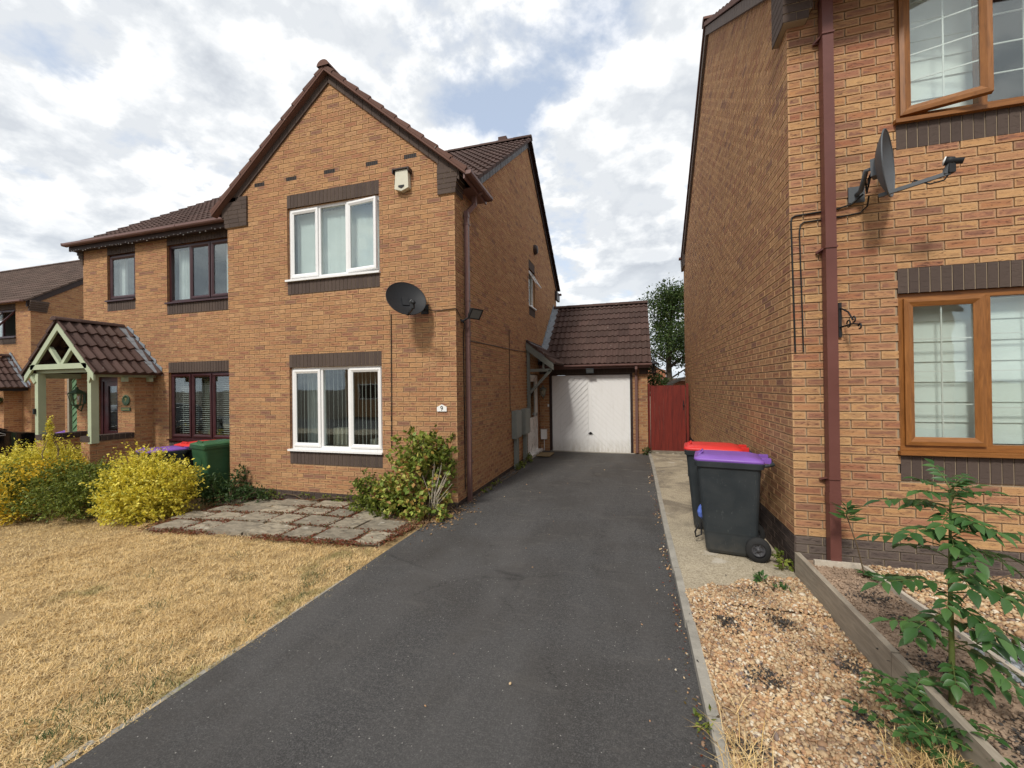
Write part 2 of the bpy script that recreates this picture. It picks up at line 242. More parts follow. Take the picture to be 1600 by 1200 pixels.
# ------------------------------------------------------------ mesh helpers
class MB:
    def __init__(s): s.V = []; s.n = 0; s.F = []
    def add(s, V, F, m=0, uv=None, sm=False):
        V = np.asarray(V, float).reshape(-1, 3)
        if isinstance(F, np.ndarray): s.F.append((F+s.n, m, uv, sm))
        else:
            by = {}
            for i, f in enumerate(F): by.setdefault(len(f), []).append(i)
            for k, ids in by.items():
                u = None if uv is None else np.array([uv[i] for i in ids], float)
                s.F.append((np.array([F[i] for i in ids], int)+s.n, m, u, sm))
        s.V.append(V); s.n += len(V)
    def box(s, x0, x1, y0, y1, z0, z1, m=0, F=None, sm=False):
        V = [(x0, y0, z0), (x1, y0, z0), (x1, y1, z0), (x0, y1, z0), (x0, y0, z1), (x1, y0, z1), (x1, y1, z1), (x0, y1, z1)]
        if F: V = [F(*v) for v in V]
        s.add(V, [(0, 3, 2, 1), (4, 5, 6, 7), (0, 1, 5, 4), (1, 2, 6, 5), (2, 3, 7, 6), (3, 0, 4, 7)], m, sm=sm)
    def bar(s, a, b, wd, th, m=0, up=(0, 0, 1)):
        a, b, up = Vector(a), Vector(b), Vector(up); d = (b-a).normalized(); sd = d.cross(up).normalized(); u2 = sd.cross(d)
        V = []
        for p in (a, b):
            for i, j in ((-1, -1), (1, -1), (1, 1), (-1, 1)): V.append(p+sd*(i*wd/2)+u2*(j*th/2))
        s.add([tuple(v) for v in V], [(0, 3, 2, 1), (4, 5, 6, 7), (0, 1, 5, 4), (1, 2, 6, 5), (2, 3, 7, 6), (3, 0, 4, 7)], m)
    def prism(s, poly, d, m=0):      # poly: list of 3D points, extruded by the vector d
        n = len(poly); V = [tuple(p) for p in poly]+[tuple(Vector(p)+Vector(d)) for p in poly]
        s.add(V, [tuple(range(n))[::-1], tuple(range(n, 2*n))]+[(i, (i+1) % n, n+(i+1) % n, n+i) for i in range(n)], m)
    def tube(s, pts, r, k=8, m=0, cap=True, sm=True):
        pts = [Vector(p) for p in pts]; N = len(pts); rs = r if isinstance(r, (list, tuple)) else [r]*N
        V = []; prev = None
        for i, p in enumerate(pts):
            d = (pts[min(i+1, N-1)]-pts[max(i-1, 0)]).normalized()
            ref = prev if prev is not None else (Vector((0, 0, 1)) if abs(d.z) < .9 else Vector((1, 0, 0)))
            a = d.cross(ref).normalized(); b = a.cross(d).normalized(); prev = b
            for j in range(k):
                an = 2*math.pi*j/k; V.append(tuple(p+(a*math.cos(an)+b*math.sin(an))*rs[i]))
        F = [(i*k+j, i*k+(j+1) % k, (i+1)*k+(j+1) % k, (i+1)*k+j) for i in range(N-1) for j in range(k)]
        s.add(V, F, m, sm=sm)
        if cap: s.add([V[j] for j in range(k)]+[V[(N-1)*k+j] for j in range(k)], [tuple(range(k))[::-1], tuple(range(k, 2*k))], m)
    def lathe(s, c, prof, ax=(0, 0, 1), k=20, m=0, sm=True):
        ax = Vector(ax).normalized(); a = ax.cross(Vector((0, 0, 1)) if abs(ax.z) < .9 else Vector((1, 0, 0))).normalized(); b = ax.cross(a); c = Vector(c)
        V = [tuple(c+ax*h+(a*math.cos(2*math.pi*j/k)+b*math.sin(2*math.pi*j/k))*r) for r, h in prof for j in range(k)]
        N = len(prof); F = [(i*k+j, i*k+(j+1) % k, (i+1)*k+(j+1) % k, (i+1)*k+j) for i in range(N-1) for j in range(k)]
        s.add(V, F, m, sm=sm)
    def ico(s, C, S, Rm, m=0):        # many squashed pebbles at once: C (n,3) S (n,3) Rm (n,3,3)
        ph = (1+5**.5)/2; I = np.array([(-1, ph, 0), (1, ph, 0), (-1, -ph, 0), (1, -ph, 0), (0, -1, ph), (0, 1, ph), (0, -1, -ph), (0, 1, -ph), (ph, 0, -1), (ph, 0, 1), (-ph, 0, -1), (-ph, 0, 1)])/1.902
        T = np.array([(0, 11, 5), (0, 5, 1), (0, 1, 7), (0, 7, 10), (0, 10, 11), (1, 5, 9), (5, 11, 4), (11, 10, 2), (10, 7, 6), (7, 1, 8), (3, 9, 4), (3, 4, 2), (3, 2, 6), (3, 6, 8), (3, 8, 9), (4, 9, 5), (2, 4, 11), (6, 2, 10), (8, 6, 7), (9, 8, 1)])
        n = len(C); J = I[None]*(1+rng.uniform(-.18, .18, (n, 12, 1)))*S[:, None, :]
        V = np.einsum('nij,nkj->nki', Rm, J)+C[:, None, :]
        s.add(V.reshape(-1, 3), (T[None]+12*np.arange(n)[:, None, None]).reshape(-1, 3), m, sm=True)
def build(name, mb, mats, parent=None, local=False, loc=None):
    V = np.concatenate(mb.V) if mb.V else np.zeros((0, 3))
    if parent is not None: L = np.zeros(3) if local else np.array(parent['_o'])
    elif loc is not None: L = np.array(loc, float)
    else: mn, mxx = V.min(0), V.max(0); L = np.array(((mn[0]+mxx[0])/2, (mn[1]+mxx[1])/2, mn[2]))
    me = bpy.data.meshes.new(name); V = V-(L if not (local and parent is None) else 0)
    me.vertices.add(len(V)); me.vertices.foreach_set('co', V.ravel())
    li = np.concatenate([f.ravel() for f, _, _, _ in mb.F]); tot = np.concatenate([np.full(len(f), f.shape[1]) for f, _, _, _ in mb.F])
    mi = np.concatenate([np.full(len(f), m_) for f, m_, _, _ in mb.F]); smo = np.concatenate([np.full(len(f), s_) for f, _, _, s_ in mb.F])
    st = np.concatenate(([0], np.cumsum(tot)[:-1]))
    me.loops.add(len(li)); me.loops.foreach_set('vertex_index', li.astype(np.int32))
    me.polygons.add(len(tot)); me.polygons.foreach_set('loop_start', st.astype(np.int32))
    me.polygons.foreach_set('material_index', mi.astype(np.int32)); me.polygons.foreach_set('use_smooth', smo.astype(bool))
    if any(u is not None for _, _, u, _ in mb.F):
        uvs = np.concatenate([(np.asarray(u, float).reshape(-1, 2) if u is not None else np.full((f.size, 2), .5)) for f, _, u, _ in mb.F])
        ul = me.uv_layers.new(name='UVMap'); ul.data.foreach_set('uv', uvs.ravel())
    me.update(calc_edges=True); me.validate()
    for mm in ([mats] if isinstance(mats, str) else mats): me.materials.append(MATS[mm])
    o = bpy.data.objects.new(name, me); COL.objects.link(o)
    if parent is not None: o.parent = parent; o['_o'] = parent['_o']
    else: o.location = L; o['_o'] = tuple(L)
    return o
def tag(o, label=None, cat=None, group=None, kind=None):
    if label: o['label'] = label
    if cat: o['category'] = cat
    if group: o['group'] = group
    if kind: o['kind'] = kind
    return o
def thing(name, label, cat, loc=(0, 0, 0), group=None, rz=0):
    o = bpy.data.objects.new(name, None); o.empty_display_size = .2; COL.objects.link(o); o.location = loc; o.rotation_euler = (0, 0, rz); o['_o'] = tuple(loc)
    return tag(o, label, cat, group)
def dup(root, loc, rz, label):
    def cp(o, par):
        c = o.copy(); COL.objects.link(c)
        if par is not None: c.parent = par
        for ch in list(o.children): cp(ch, c)
        return c
    r = cp(root, None); r.location = loc; r.rotation_euler = (0, 0, rz); r['label'] = label; return r
def FR(Yp): return lambda a, b, c: (a, Yp-c, b)           # wall facing the street: a = x, b = z, c = outwards
def FE(Xp): return lambda a, b, c: (Xp+c, a, b)           # wall facing +x: a = y
def FW(Xp): return lambda a, b, c: (Xp-c, a, b)           # wall facing -x: a = y
def FB(Yp): return lambda a, b, c: (a, Yp+c, b)
def clip(poly, A, B):                                     # keep the part left of A->B
    out = []; n = len(poly); s_ = lambda p: (B[0]-A[0])*(p[1]-A[1])-(B[1]-A[1])*(p[0]-A[0])
    for i in range(n):
        p, q = poly[i], poly[(i+1) % n]; a, b = s_(p), s_(q)
        if a >= 0: out.append(p)
        if (a > 0 > b) or (a < 0 < b): k = a/(a-b); out.append((p[0]+k*(q[0]-p[0]), p[1]+k*(q[1]-p[1])))
    return out
def clipc(poly, outline):
    for i in range(len(outline)):
        poly = clip(poly, outline[i], outline[(i+1) % len(outline)])
        if len(poly) < 3: return []
    return poly
def area(p): return abs(sum(p[i][0]*p[(i+1) % len(p)][1]-p[(i+1) % len(p)][0]*p[i][1] for i in range(len(p))))/2
def subtract(rc, ops):
    rs = [rc]
    for (a0, a1, b0, b1) in ops:
        nr = []
        for (x0, x1, z0, z1) in rs:
            if a0 >= x1 or a1 <= x0 or b0 >= z1 or b1 <= z0: nr.append((x0, x1, z0, z1)); continue
            if x0 < a0: nr.append((x0, a0, z0, z1))
            if x1 > a1: nr.append((a1, x1, z0, z1))
            mx0, mx1 = max(x0, a0), min(x1, a1)
            if z0 < b0: nr.append((mx0, mx1, z0, b0))
            if z1 > b1: nr.append((mx0, mx1, b1, z1))
        rs = nr
    return rs
def brick_wall(mb, F, outline, ops=(), holes=(), zoff=0.0, plinth=-9, reveal=.10, uoff=0.0, bh=.075, bl=.225):
    """outline: convex polygon counter-clockwise in (a,z); ops = through openings; holes = patches left without bricks (soldier courses).
    material 0 = brick, 1 = mortar, 2 = plinth brick"""
    us = [p[0] for p in outline]; zs = [p[1] for p in outline]; J = .0105; BK = -.013
    skip = list(ops)+list(holes)
    k0, k1 = math.floor((min(zs)-zoff)/bh), math.ceil((max(zs)-zoff)/bh)
    for k in range(k0, k1+1):
        z0 = zoff+k*bh; sh = uoff+(bl/2 if k % 2 else 0); m_ = 2 if z0+.03 < plinth else 0
        i0, i1 = math.floor((min(us)-sh)/bl)-1, math.ceil((max(us)-sh)/bl)
        for i in range(i0, i1+1):
            u0 = sh+i*bl; rc = (u0, u0+bl-J, z0, z0+bh-J)
            j1, j2, j3 = random.uniform(-.0012, .0012), random.uniform(-.0012, .0012), random.uniform(-.0015, .001)
            for (a0, a1, b0, b1) in subtract(rc, skip):
                if a1-a0 < .012 or b1-b0 < .012: continue
                pg = clipc([(a0, b0+j1), (a1, b0+j2), (a1, b1+j2), (a0, b1+j1)], outline)
                if len(pg) < 3 or area(pg) < .0004: continue
                n = len(pg)
                V = [F(a, b, j3) for a, b in pg]+[F(a, b, BK) for a, b in pg]
                uv0 = [((a-u0)/(bl-J), (b-z0)/(bh-J)) for a, b in pg]
                mb.add(V, [tuple(range(n))], m_, [uv0]); mb.n -= len(V); mb.V.pop()
                mb.add(V, [(q, (q+1) % n, n+(q+1) % n, n+q) for q in range(n)], m_, [[(.5, .02)]*4]*n)
    # mortar backing with the openings left out
    xs = sorted(set([min(us), max(us)]+[v for o in ops for v in o[:2]]+[p[0] for p in outline])); zb = sorted(set([min(zs), max(zs)]+[v for o in ops for v in o[2:]]+[p[1] for p in outline]))
    for x0, x1 in zip(xs, xs[1:]):
        for z0, z1 in zip(zb, zb[1:]):
            cx, cz = (x0+x1)/2, (z0+z1)/2
            if any(o[0] < cx < o[1] and o[2] < cz < o[3] for o in ops): continue
            pg = clipc([(x0, z0), (x1, z0), (x1, z1), (x0, z1)], outline)
            if len(pg) >= 3 and area(pg) > 1e-5: mb.add([F(a, b, BK) for a, b in pg], [tuple(range(len(pg)))], 1)
    for (a0, a1, b0, b1) in ops:                           # reveals
        c = [(a0, b0), (a1, b0), (a1, b1), (a0, b1)]
        for q in range(4):
            p, r = c[q], c[(q+1) % 4]; mb.add([F(p[0], p[1], -.001), F(r[0], r[1], -.001), F(r[0], r[1], -reveal), F(p[0], p[1], -reveal)], [(0, 1, 2, 3)], 0)
def soldiers(mb, F, a0, a1, b0, b1, c=.002, n=None, m=0, mm=1):
    n = n or max(1, round((a1-a0)/.075)); p = (a1-a0)/n
    mb.box(a0, a1, b0, b1, -.03, c-.007, mm, F)
    for i in range(n):
        j = random.uniform(-.001, .001)
        q0 = a0+i*p+(.0045 if i else 0); q1 = a0+(i+1)*p-(.0045 if i < n-1 else 0)
        V = [F(q0, b0+.002, c+j), F(q1, b0+.002, c+j), F(q1, b1-.003, c+j), F(q0, b1-.003, c+j)]+[F(q0, b0+.002, -.03), F(q1, b0+.002, -.03), F(q1, b1-.003, -.03), F(q0, b1-.003, -.03)]
        mb.add(V, [(0, 1, 2, 3), (0, 1, 5, 4), (1, 2, 6, 5), (2, 3, 7, 6), (3, 0, 4, 7)], m)
def corbel(mb, F, rows, m=0, mm=1, back=-.03):
    """rows: list of (a0, a1, b0, b1, c): brown brick courses standing c proud"""
    for (a0, a1, b0, b1, c) in rows:
        mb.box(a0+.007, a1-.007, b0, b1-.001, back+.004, c-.006, mm, F)
        x = a0; first = random.choice((.11, .22))
        while x < a1-.01:
            x2 = min(a1, x+first); first = .225
            mb.box(x+(.003 if x > a0 else 0), x2-(.003 if x2 < a1 else 0), b0+.004, b1-.004, back, c, m, F); x = x2
def roof(mb, P0, U, S, wd, L, g=.30, wv=.15, amp=.017, step=.030, m=0, sub=6, edge=0):
    P0, U, S = Vector(P0), Vector(U).normalized(), Vector(S).normalized(); N = U.cross(S).normalized()
    if N.z < 0: N = -N
    nc = max(2, int(round(wd/wv*sub))); xs = np.linspace(0, wd, nc+1)
    def prof(x): f = (x/wv) % 1.0; return amp*(.5+.5*math.cos(2*math.pi*f))**1.3*1.7
    hs = np.array([prof(x) for x in xs]); nr = int(math.ceil(L/g)); P0_, U_, S_, N_ = (np.array(v) for v in (P0, U, S, N))
    for j in range(nr):
        s0, s1 = j*g-.015, min(L, (j+1)*g); jit = rng.uniform(-.003, .003, nc+1)
        tl = np.floor(xs/(2*wv)).astype(int); jt = rng.uniform(-.004, .004, tl.max()+2)[tl]
        rows = [P0_+U_*xs[:, None]+S_*(s0+jt[:, None])+N_*(hs*0-.012)[:, None], P0_+U_*xs[:, None]+S_*(s0+jt[:, None])+N_*(hs+step)[:, None], P0_+U_*xs[:, None]+S_*s1+N_*(hs+.004)[:, None]]
        V = np.concatenate(rows); F = []; uv = []
        for r in range(2):
            for i in range(nc):
                F.append((r*(nc+1)+i, r*(nc+1)+i+1, (r+1)*(nc+1)+i+1, (r+1)*(nc+1)+i)); tid = ((i*wv/sub)//(2*wv)*.137+.05, j*.211+.03); uv.append([tid]*4)
        mb.add(V, F, m, uv, sm=False)
        if edge:                                           # closed verge ends
            for i in (0, nc):
                q = U_*(.0005 if i else -.0005)
                mb.add([rows[1][i]+q, rows[2][i]+q, rows[2][i]+q-N_*.045, rows[1][i]+q-N_*.065], [(0, 1, 2, 3)], m, [[(.3+j*.1, .7)]*4])
def ridge(mb, A, B, r=.11, seg=.45, m=0):
    A, B = Vector(A), Vector(B); L = (B-A).length; d = (B-A)/L; sd = d.cross(Vector((0, 0, 1))).normalized(); n = max(1, round(L/seg))
    for i in range(n):
        a, b = A+d*(L*i/n-.012), A+d*(L*(i+1)/n-.004); V = []
        for p, rr in ((a, r*1.05), (b, r)):
            for j in range(9):
                an = math.pi*j/8; V.append(tuple(p+sd*math.cos(an)*rr+Vector((0, 0, 1))*(math.sin(an)*rr*.85)))
        mb.add(V, [(j, j+1, 10+j, 9+j) for j in range(8)], m, [[(i*.173, .4)]*4]*8, sm=True)
        mb.add([V[j] for j in range(9)]+[V[9+j] for j in range(9)], [tuple(range(9)), tuple(range(9, 18))], m)
def gutter(mb, A, B, r=.056, m=0, out=None, joints=True):
    A, B = Vector(A), Vector(B); d = (B-A).normalized(); sd = d.cross(Vector((0, 0, 1))).normalized(); L = (B-A).length
    prof = [(-1, 0), (-1, -.62), (-.72, -1), (.72, -1), (1, -.62), (1, 0), (.88, 0), (.88, -.55), (.62, -.88), (-.62, -.88), (-.88, -.55), (-.88, 0)]
    V = [tuple(p+sd*x*r+Vector((0, 0, z*r))) for p in (A, B) for x, z in prof]; n = len(prof)
    mb.add(V, [(i, (i+1) % n, n+(i+1) % n, n+i) for i in range(n)]+[tuple(range(n)), tuple(range(n, 2*n))], m)
    if joints:
        k = max(1, int(L/1.6))
        for i in range(k+1):
            p = A+d*(.03+(L-.06)*i/k); V = [tuple(p+d*e+sd*x*(r+.005)+Vector((0, 0, z*(r+.005)+.002))) for e in (-.02, .02) for x, z in prof[:6]]
            mb.add(V, [(j, j+1, 7+j, 6+j) for j in range(5)], m)
    for p, e in ((A, 1), (B, -1)): mb.prism([p+d*e*.001+sd*x*r*.99+Vector((0, 0, z*r)) for x, z in prof[:6]], d*e*.004, m)
def sqpipe(mb, x, y, z0, z1, s=.065, m=0, clips=(), joints=()):
    mb.box(x-s/2, x+s/2, y-s/2, y+s/2, z0, z1, m)
    for z in clips: mb.box(x-s/2-.006, x+s/2+.006, y-s/2-.004, y+s/2+.03, z-.012, z+.012, m)
    for z in joints: mb.box(x-s/2-.005, x+s/2+.005, y-s/2-.005, y+s/2+.005, z-.04, z+.04, m)
# ------------------------------------------------------------ windows
def window(house, F, a0, a1, b0, b1, lights, fm='upvc_white', rec=.05, fw=.052, sw=.062, sillmat=None, sill=True, bars=None, blind=None, fm2=None, label=None, depth=1.6, room='room_wall', skip_pane=()):
    """lights: list of (fraction, kind, sash angle) kind: f fixed / s sash"""
    fm2 = fm2 or fm; W = MB(); c0, c1 = -rec-.06, -rec
    zb = b0+(.03 if sill else 0)
    W.box(a0, a1, b1-fw, b1, c0, c1, 0, F); W.box(a0, a1, zb, zb+fw, c0, c1, 0, F)
    W.box(a0, a0+fw, zb+fw, b1-fw, c0, c1, 1, F); W.box(a1-fw, a1, zb+fw, b1-fw, c0, c1, 1, F)
    edges = [a0+fw*.5]; tot = sum(l[0] for l in lights)
    for l in lights: edges.append(edges[-1]+(a1-a0-fw)*l[0]/tot)
    for e in edges[1:-1]: W.box(e-fw*.5, e+fw*.5, zb+fw, b1-fw, c0, c1, 1, F)
    wob = build('window', W, [fm2, fm], house)
    if label: wob['label'] = label
    for li, (l, e0, e1) in enumerate(zip(lights, edges, edges[1:])):
        u0, u1, v0, v1 = e0+fw*.5, e1-fw*.5, zb+fw, b1-fw; G = F; cc = c1
        if l[1] == 's':
            S = MB(); q0, q1, r0, r1 = u0-.012, u1+.012, v0-.012, v1+.012; th = .022; ang = l[2] if len(l) > 2 else 0; hinge = l[3] if len(l) > 3 else 'l'
            if ang:
                def G(a, b, c, F=F, q0=q0, r1=r1, ang=ang, hinge=hinge, c1=c1):
                    if hinge == 'l': da, dc = a-q0, c-c1; return F(q0+da*math.cos(ang)-dc*math.sin(ang), b, c1+da*math.sin(ang)+dc*math.cos(ang))
                    db, dc = b-r1, c-c1; return F(a, r1+db*math.cos(ang)+dc*math.sin(ang), c1-db*math.sin(ang)+dc*math.cos(ang))
            back = c1-.03 if ang else c1+.001
            # mitred sash: bevelled profile outer 0 .. sw
            ring = [(0, back), (0, c1+th), (sw*.45, c1+th+.004), (sw, c1+th*.35), (sw, back)]
            V = []
            for (off, cz) in ring: V += [G(q0+off, r0+off, cz), G(q1-off, r0+off, cz), G(q1-off, r1-off, cz), G(q0+off, r1-off, cz)]
            Fh = []; Fv = []
            for k in range(len(ring)-1):
                for j in range(4): (Fh if j % 2 == 0 else Fv).append((k*4+j, k*4+(j+1) % 4, (k+1)*4+(j+1) % 4, (k+1)*4+j))
            S.add(V, Fh, 0); S.V.pop(); S.n -= len(V); S.add(V, Fv, 1)
            if ang:
                S.box(q0, q1, r0, r0+sw, back-.001, back, 0, G); S.box(q0, q1, r1-sw, r1, back-.001, back, 0, G); S.box(q0, q0+sw, r0, r1, back-.001, back, 1, G); S.box(q1-sw, q1, r0, r1, back-.001, back, 1, G)
            so = build('sash', S, [fm2, fm], wob); par = so
            if ang: so['label'] = 'open sash'
            u0, u1, v0, v1 = q0+sw, q1-sw, r0+sw, r1-sw; cc = c1+.004
        else: par = wob; cc = c1-.02
        Pn = MB(); Pn.box(u0, u1, v0, v1, cc-.012, cc-.006, 0, G)
        build('pane', Pn, 'glass', wob)
        if bars:
            B = MB(); nh, nv = bars
            for i in range(1, nv): x = u0+(u1-u0)*i/nv; B.box(x-.005, x+.005, v0, v1, cc-.022, cc-.014, 0, G)
            for i in range(1, nh): z = v0+(v1-v0)*i/nh; B.box(u0, u1, z-.005, z+.005, cc-.0225, cc-.0145, 0, G)
            build('glazing_bars', B, 'bar_white', wob)
    if sill:
        S = MB(); S.box(a0-.02, a1+.012, b0-.004, b0+.028, c0, .045, 0, F); build('sill', S, sillmat or fm2, wob)
    Rm = MB(); d = -rec-depth; aa0, aa1, bb0, bb1 = a0-.25, a1+.25, b0-.3, b1+.12; cf = c0-.03
    for q in ([(aa0, bb0, d), (aa1, bb0, d), (aa1, bb1, d), (aa0, bb1, d)], [(aa0, bb0, cf), (aa1, bb0, cf), (aa1, bb0, d), (aa0, bb0, d)], [(aa0, bb1, cf), (aa1, bb1, cf), (aa1, bb1, d), (aa0, bb1, d)],
              [(aa0, bb0, cf), (aa0, bb1, cf), (aa0, bb1, d), (aa0, bb0, d)], [(aa1, bb0, cf), (aa1, bb1, cf), (aa1, bb1, d), (aa1, bb0, d)]):
        Rm.add([F(*p) for p in q], [(0, 1, 2, 3)], 0)
    for q in ((aa0, a0, bb0, bb1), (a1, aa1, bb0, bb1), (a0, a1, bb0, b0), (a0, a1, b1, bb1)):
        Rm.box(q[0], q[1], q[2], q[3], cf-.02, cf, 0, F)
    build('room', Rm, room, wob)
    if blind: blind(wob, F, a0+fw, a1-fw, zb+fw, b1-fw, c0-.06)
    return wob
def vblind_closed(mat='blind_pale', wdt=.089):
    def f(w_, F, a0, a1, b0, b1, c):
        B = MB(); x = a0; i = 0
        while x < a1-.02:
            t_ = .45+random.uniform(-.08, .08); dx, dc = wdt*math.cos(t_), wdt*math.sin(t_)
            B.add([F(x, b0+.02, c), F(x+dx, b0+.02, c-dc*.8), F(x+dx, b1, c-dc*.8), F(x, b1, c)], [(0, 1, 2, 3)], 0); x += .070; i += 1
        build('blind', B, mat, w_)
    return f
def vblind_open(w_, F, a0, a1, b0, b1, c):
    B = MB(); x = a0+.02
    while x < a1-.02:
        V = [F(x, b0+.02, c), F(x-.056, b0+.02, c-.068), F(x-.053, b0+.02, c-.070), F(x+.003, b0+.02, c-.002)]+[F(x, b1, c), F(x-.056, b1, c-.068), F(x-.053, b1, c-.070), F(x+.003, b1, c-.002)]; B.add(V, [(0, 1, 5, 4), (1, 2, 6, 5), (2, 3, 7, 6), (3, 0, 4, 7)], 0); x += .082+random.uniform(-.012, .012)
    build('blind', B, 'slat', w_)
    C = MB(); k = 26; xs = np.linspace(a0-.02, a0+.42, k); V = []
    for i, x in enumerate(xs):
        z = c-.20+.03*math.sin(i*1.55); xx = x-(.0 if i < k-1 else 0)
        V += [F(x, b0-.02, z), F(x*.86+(a0)*.14, b1, z)]
    C.add(V, [(2*i, 2*i+2, 2*i+3, 2*i+1) for i in range(k-1)], 0); build('curtain', C, 'curtain_white', w_)
    O = MB(); O.box(a0+.56, a0+.86, b0-.02, b0+.28, c-.30, c-.15, 0, F); build('ornament', O, 'cream', w_); O = MB(); O.box(a0+1.3, a0+1.68, b0-.02, b0+.10, c-.35, c-.15, 0, F); build('ornament', O, 'cream', w_)
def vene(w_, F, a0, a1, b0, b1, c):
    B = MB(); z = b0+.02
    while z < b1-.01: B.add([F(a0, z, c), F(a1, z, c), F(a1, z+.008, c-.034), F(a0, z+.008, c-.034)], [(0, 1, 2, 3)], 0); z += .043
    for x in (a0+.12, a0+.55, (a0+a1)/2+.1, a1-.15): B.box(x, x+.004, b0, b1, c-.002, c, 0, F)
    build('blind', B, 'slat', w_)
def drapes(w_, F, a0, a1, b0, b1, c):
    for (p, q) in ((a0, a0+(a1-a0)*.22), (a1-(a1-a0)*.2, a1)):
        B = MB(); k = 22; V = []
        for i, x in enumerate(np.linspace(p, q, k)): z = c-.06+.035*math.sin(i*1.7); V += [F(x, b0, z), F(x, b1, z)]
        B.add(V, [(2*i, 2*i+2, 2*i+3, 2*i+1) for i in range(k-1)], 0, sm=True); build('curtain', B, 'curtain_white', w_)
def roller(frac=1.0, mat='blind_white'):
    def f(w_, F, a0, a1, b0, b1, c):
        B = MB(); z1 = b1; z0 = b1-(b1-b0)*frac; n = int((z1-z0)/.18)+1
        for i in range(n): u = z0+(z1-z0)*i/n; v = z0+(z1-z0)*(i+1)/n; B.add([F(a0, u, c), F(a1, u, c), F(a1, v, c-.012), F(a0, v, c-.012)], [(0, 1, 2, 3)], 0); B.add([F(a0, v, c), F(a1, v, c), F(a1, v, c-.012), F(a0, v, c-.012)], [(0, 1, 2, 3)], 0)
        build('blind', B, mat, w_)
    return f
exec_parts = True
# ------------------------------------------------------------ ground
def gz(x, y):
    z = -.004*np.clip(y-4, 0, 8)
    z = z+np.where(x > .355, .05, 0)+np.where(x < -2.6, -.025*np.clip(-2.6-x, 0, 2.6), 0)+np.where(x < -5.2, -.06*np.clip(-5.2-x, 0, 4), 0)
    return z
_LG = np.random.default_rng(99).random((400, 400)); _LG2 = np.random.default_rng(98).random((400, 400))
def vnoise(x, y, s, G):
    x = np.asarray(x, float)/s+150; y = np.asarray(y, float)/s+100; i, j = np.floor(x).astype(int), np.floor(y).astype(int); u, v = x-i, y-j; u, v = u*u*(3-2*u), v*v*(3-2*v); i %= 399; j %= 399
    return (G[i, j]*(1-u)+G[i+1, j]*u)*(1-v)+(G[i, j+1]*(1-u)+G[i+1, j+1]*u)*v
def lump(x, y): return .020*(vnoise(x, y, .11, _LG)-.5)+.016*(vnoise(x, y, .26, _LG2)-.5)
def sheet(name, x0, x1, y0, y1, mat, step=.25, dz=0.0, kind='structure', rough=0.0, poly=None, lumps=False):
    nx, ny = max(2, int((x1-x0)/step)+1), max(2, int((y1-y0)/step)+1); xs, ys = np.linspace(x0, x1, nx), np.linspace(y0, y1, ny)
    X, Y = np.meshgrid(xs, ys); Z = gz(X, Y)+dz+rng.normal(0, rough, X.shape) if rough else gz(X, Y)+dz
    if lumps: Z = Z+lump(X, Y)*np.clip((-2.66-X)/.15, 0, 1)
    b = MB(); i = np.arange(nx-1)[None]+nx*np.arange(ny-1)[:, None]; F = np.stack([i, i+1, i+nx+1, i+nx], -1).reshape(-1, 4)
    b.add(np.stack([X, Y, Z], -1).reshape(-1, 3), F, 0, sm=True); o = build(name, b, mat); return tag(o, kind=kind)
b = MB(); b.add([(-400, -400, -.42), (400, -400, -.42), (400, 400, -.42), (-400, 400, -.42)], [(0, 1, 2, 3)]); tag(build('ground', b, 'earth'), kind='structure')
sheet('driveway', -2.64, .345, -2.2, 11.45, 'asphalt', .3)
sheet('lawn', -11.9, -2.6, -1.2, 6.3, 'dry_lawn', .035, -.024, rough=.003, lumps=True)
sheet('gravel_base', .385, 1.40, -2.2, 4.20, 'gravel_bed', .1, -.015, rough=.003)
sheet('concrete_path', .382, 1.40, 3.66, 11.6, 'concrete_path', .3, .001)
sheet('neighbour_driveway', -15.2, -11.9, -2.2, 12, 'asphalt', .5)
sheet('neighbour_lawn', -32, -15.2, -2.2, 9.4, 'dry_lawn', .5)
b = MB(); b.box(-40, 40, -3.9, -2.2, -.5, -.03); tag(build('pavement', b, 'concrete_path'), kind='structure')
b = MB(); b.box(-40, 40, -10, -4.0, -.5, -.14); tag(build('road', b, 'asphalt'), kind='structure')
b = MB(); b.box(-40, 40, -4.0, -3.9, -.5, -.02); tag(build('road_kerb', b, 'concrete_kerb'), kind='structure')
b = MB(); b.box(1.43, 8.0, -2.2, 4.37, -.3, .185)
tag(build('garden_bed_soil', b, 'soil'), kind='structure')
# kerb of precast edging, one run
b = MB(); y = -2.2; 
while y < 11.3:
    z = float(gz(0, y)); o_ = .02*math.sin(y*.9)+ (.012 if y > 5 else .03*(1-y/5)); b.box(.332+o_*.4, .392+o_*.4, y, y+.905, -.15, z+.060+random.uniform(-.006, .006)); y += .915
tag(build('kerb', b, 'concrete_kerb'), kind='structure')
b = MB(); y = -2.2
while y < 3.7:
    o_ = -.10*max(0, (3.0-y)/3.0); b.box(-2.655+o_, -2.615+o_, y, y+.905, -.15, -.017+random.uniform(-.006, .006)); y += .915
tag(build('lawn_edging', b, 'concrete_kerb'), kind='structure')
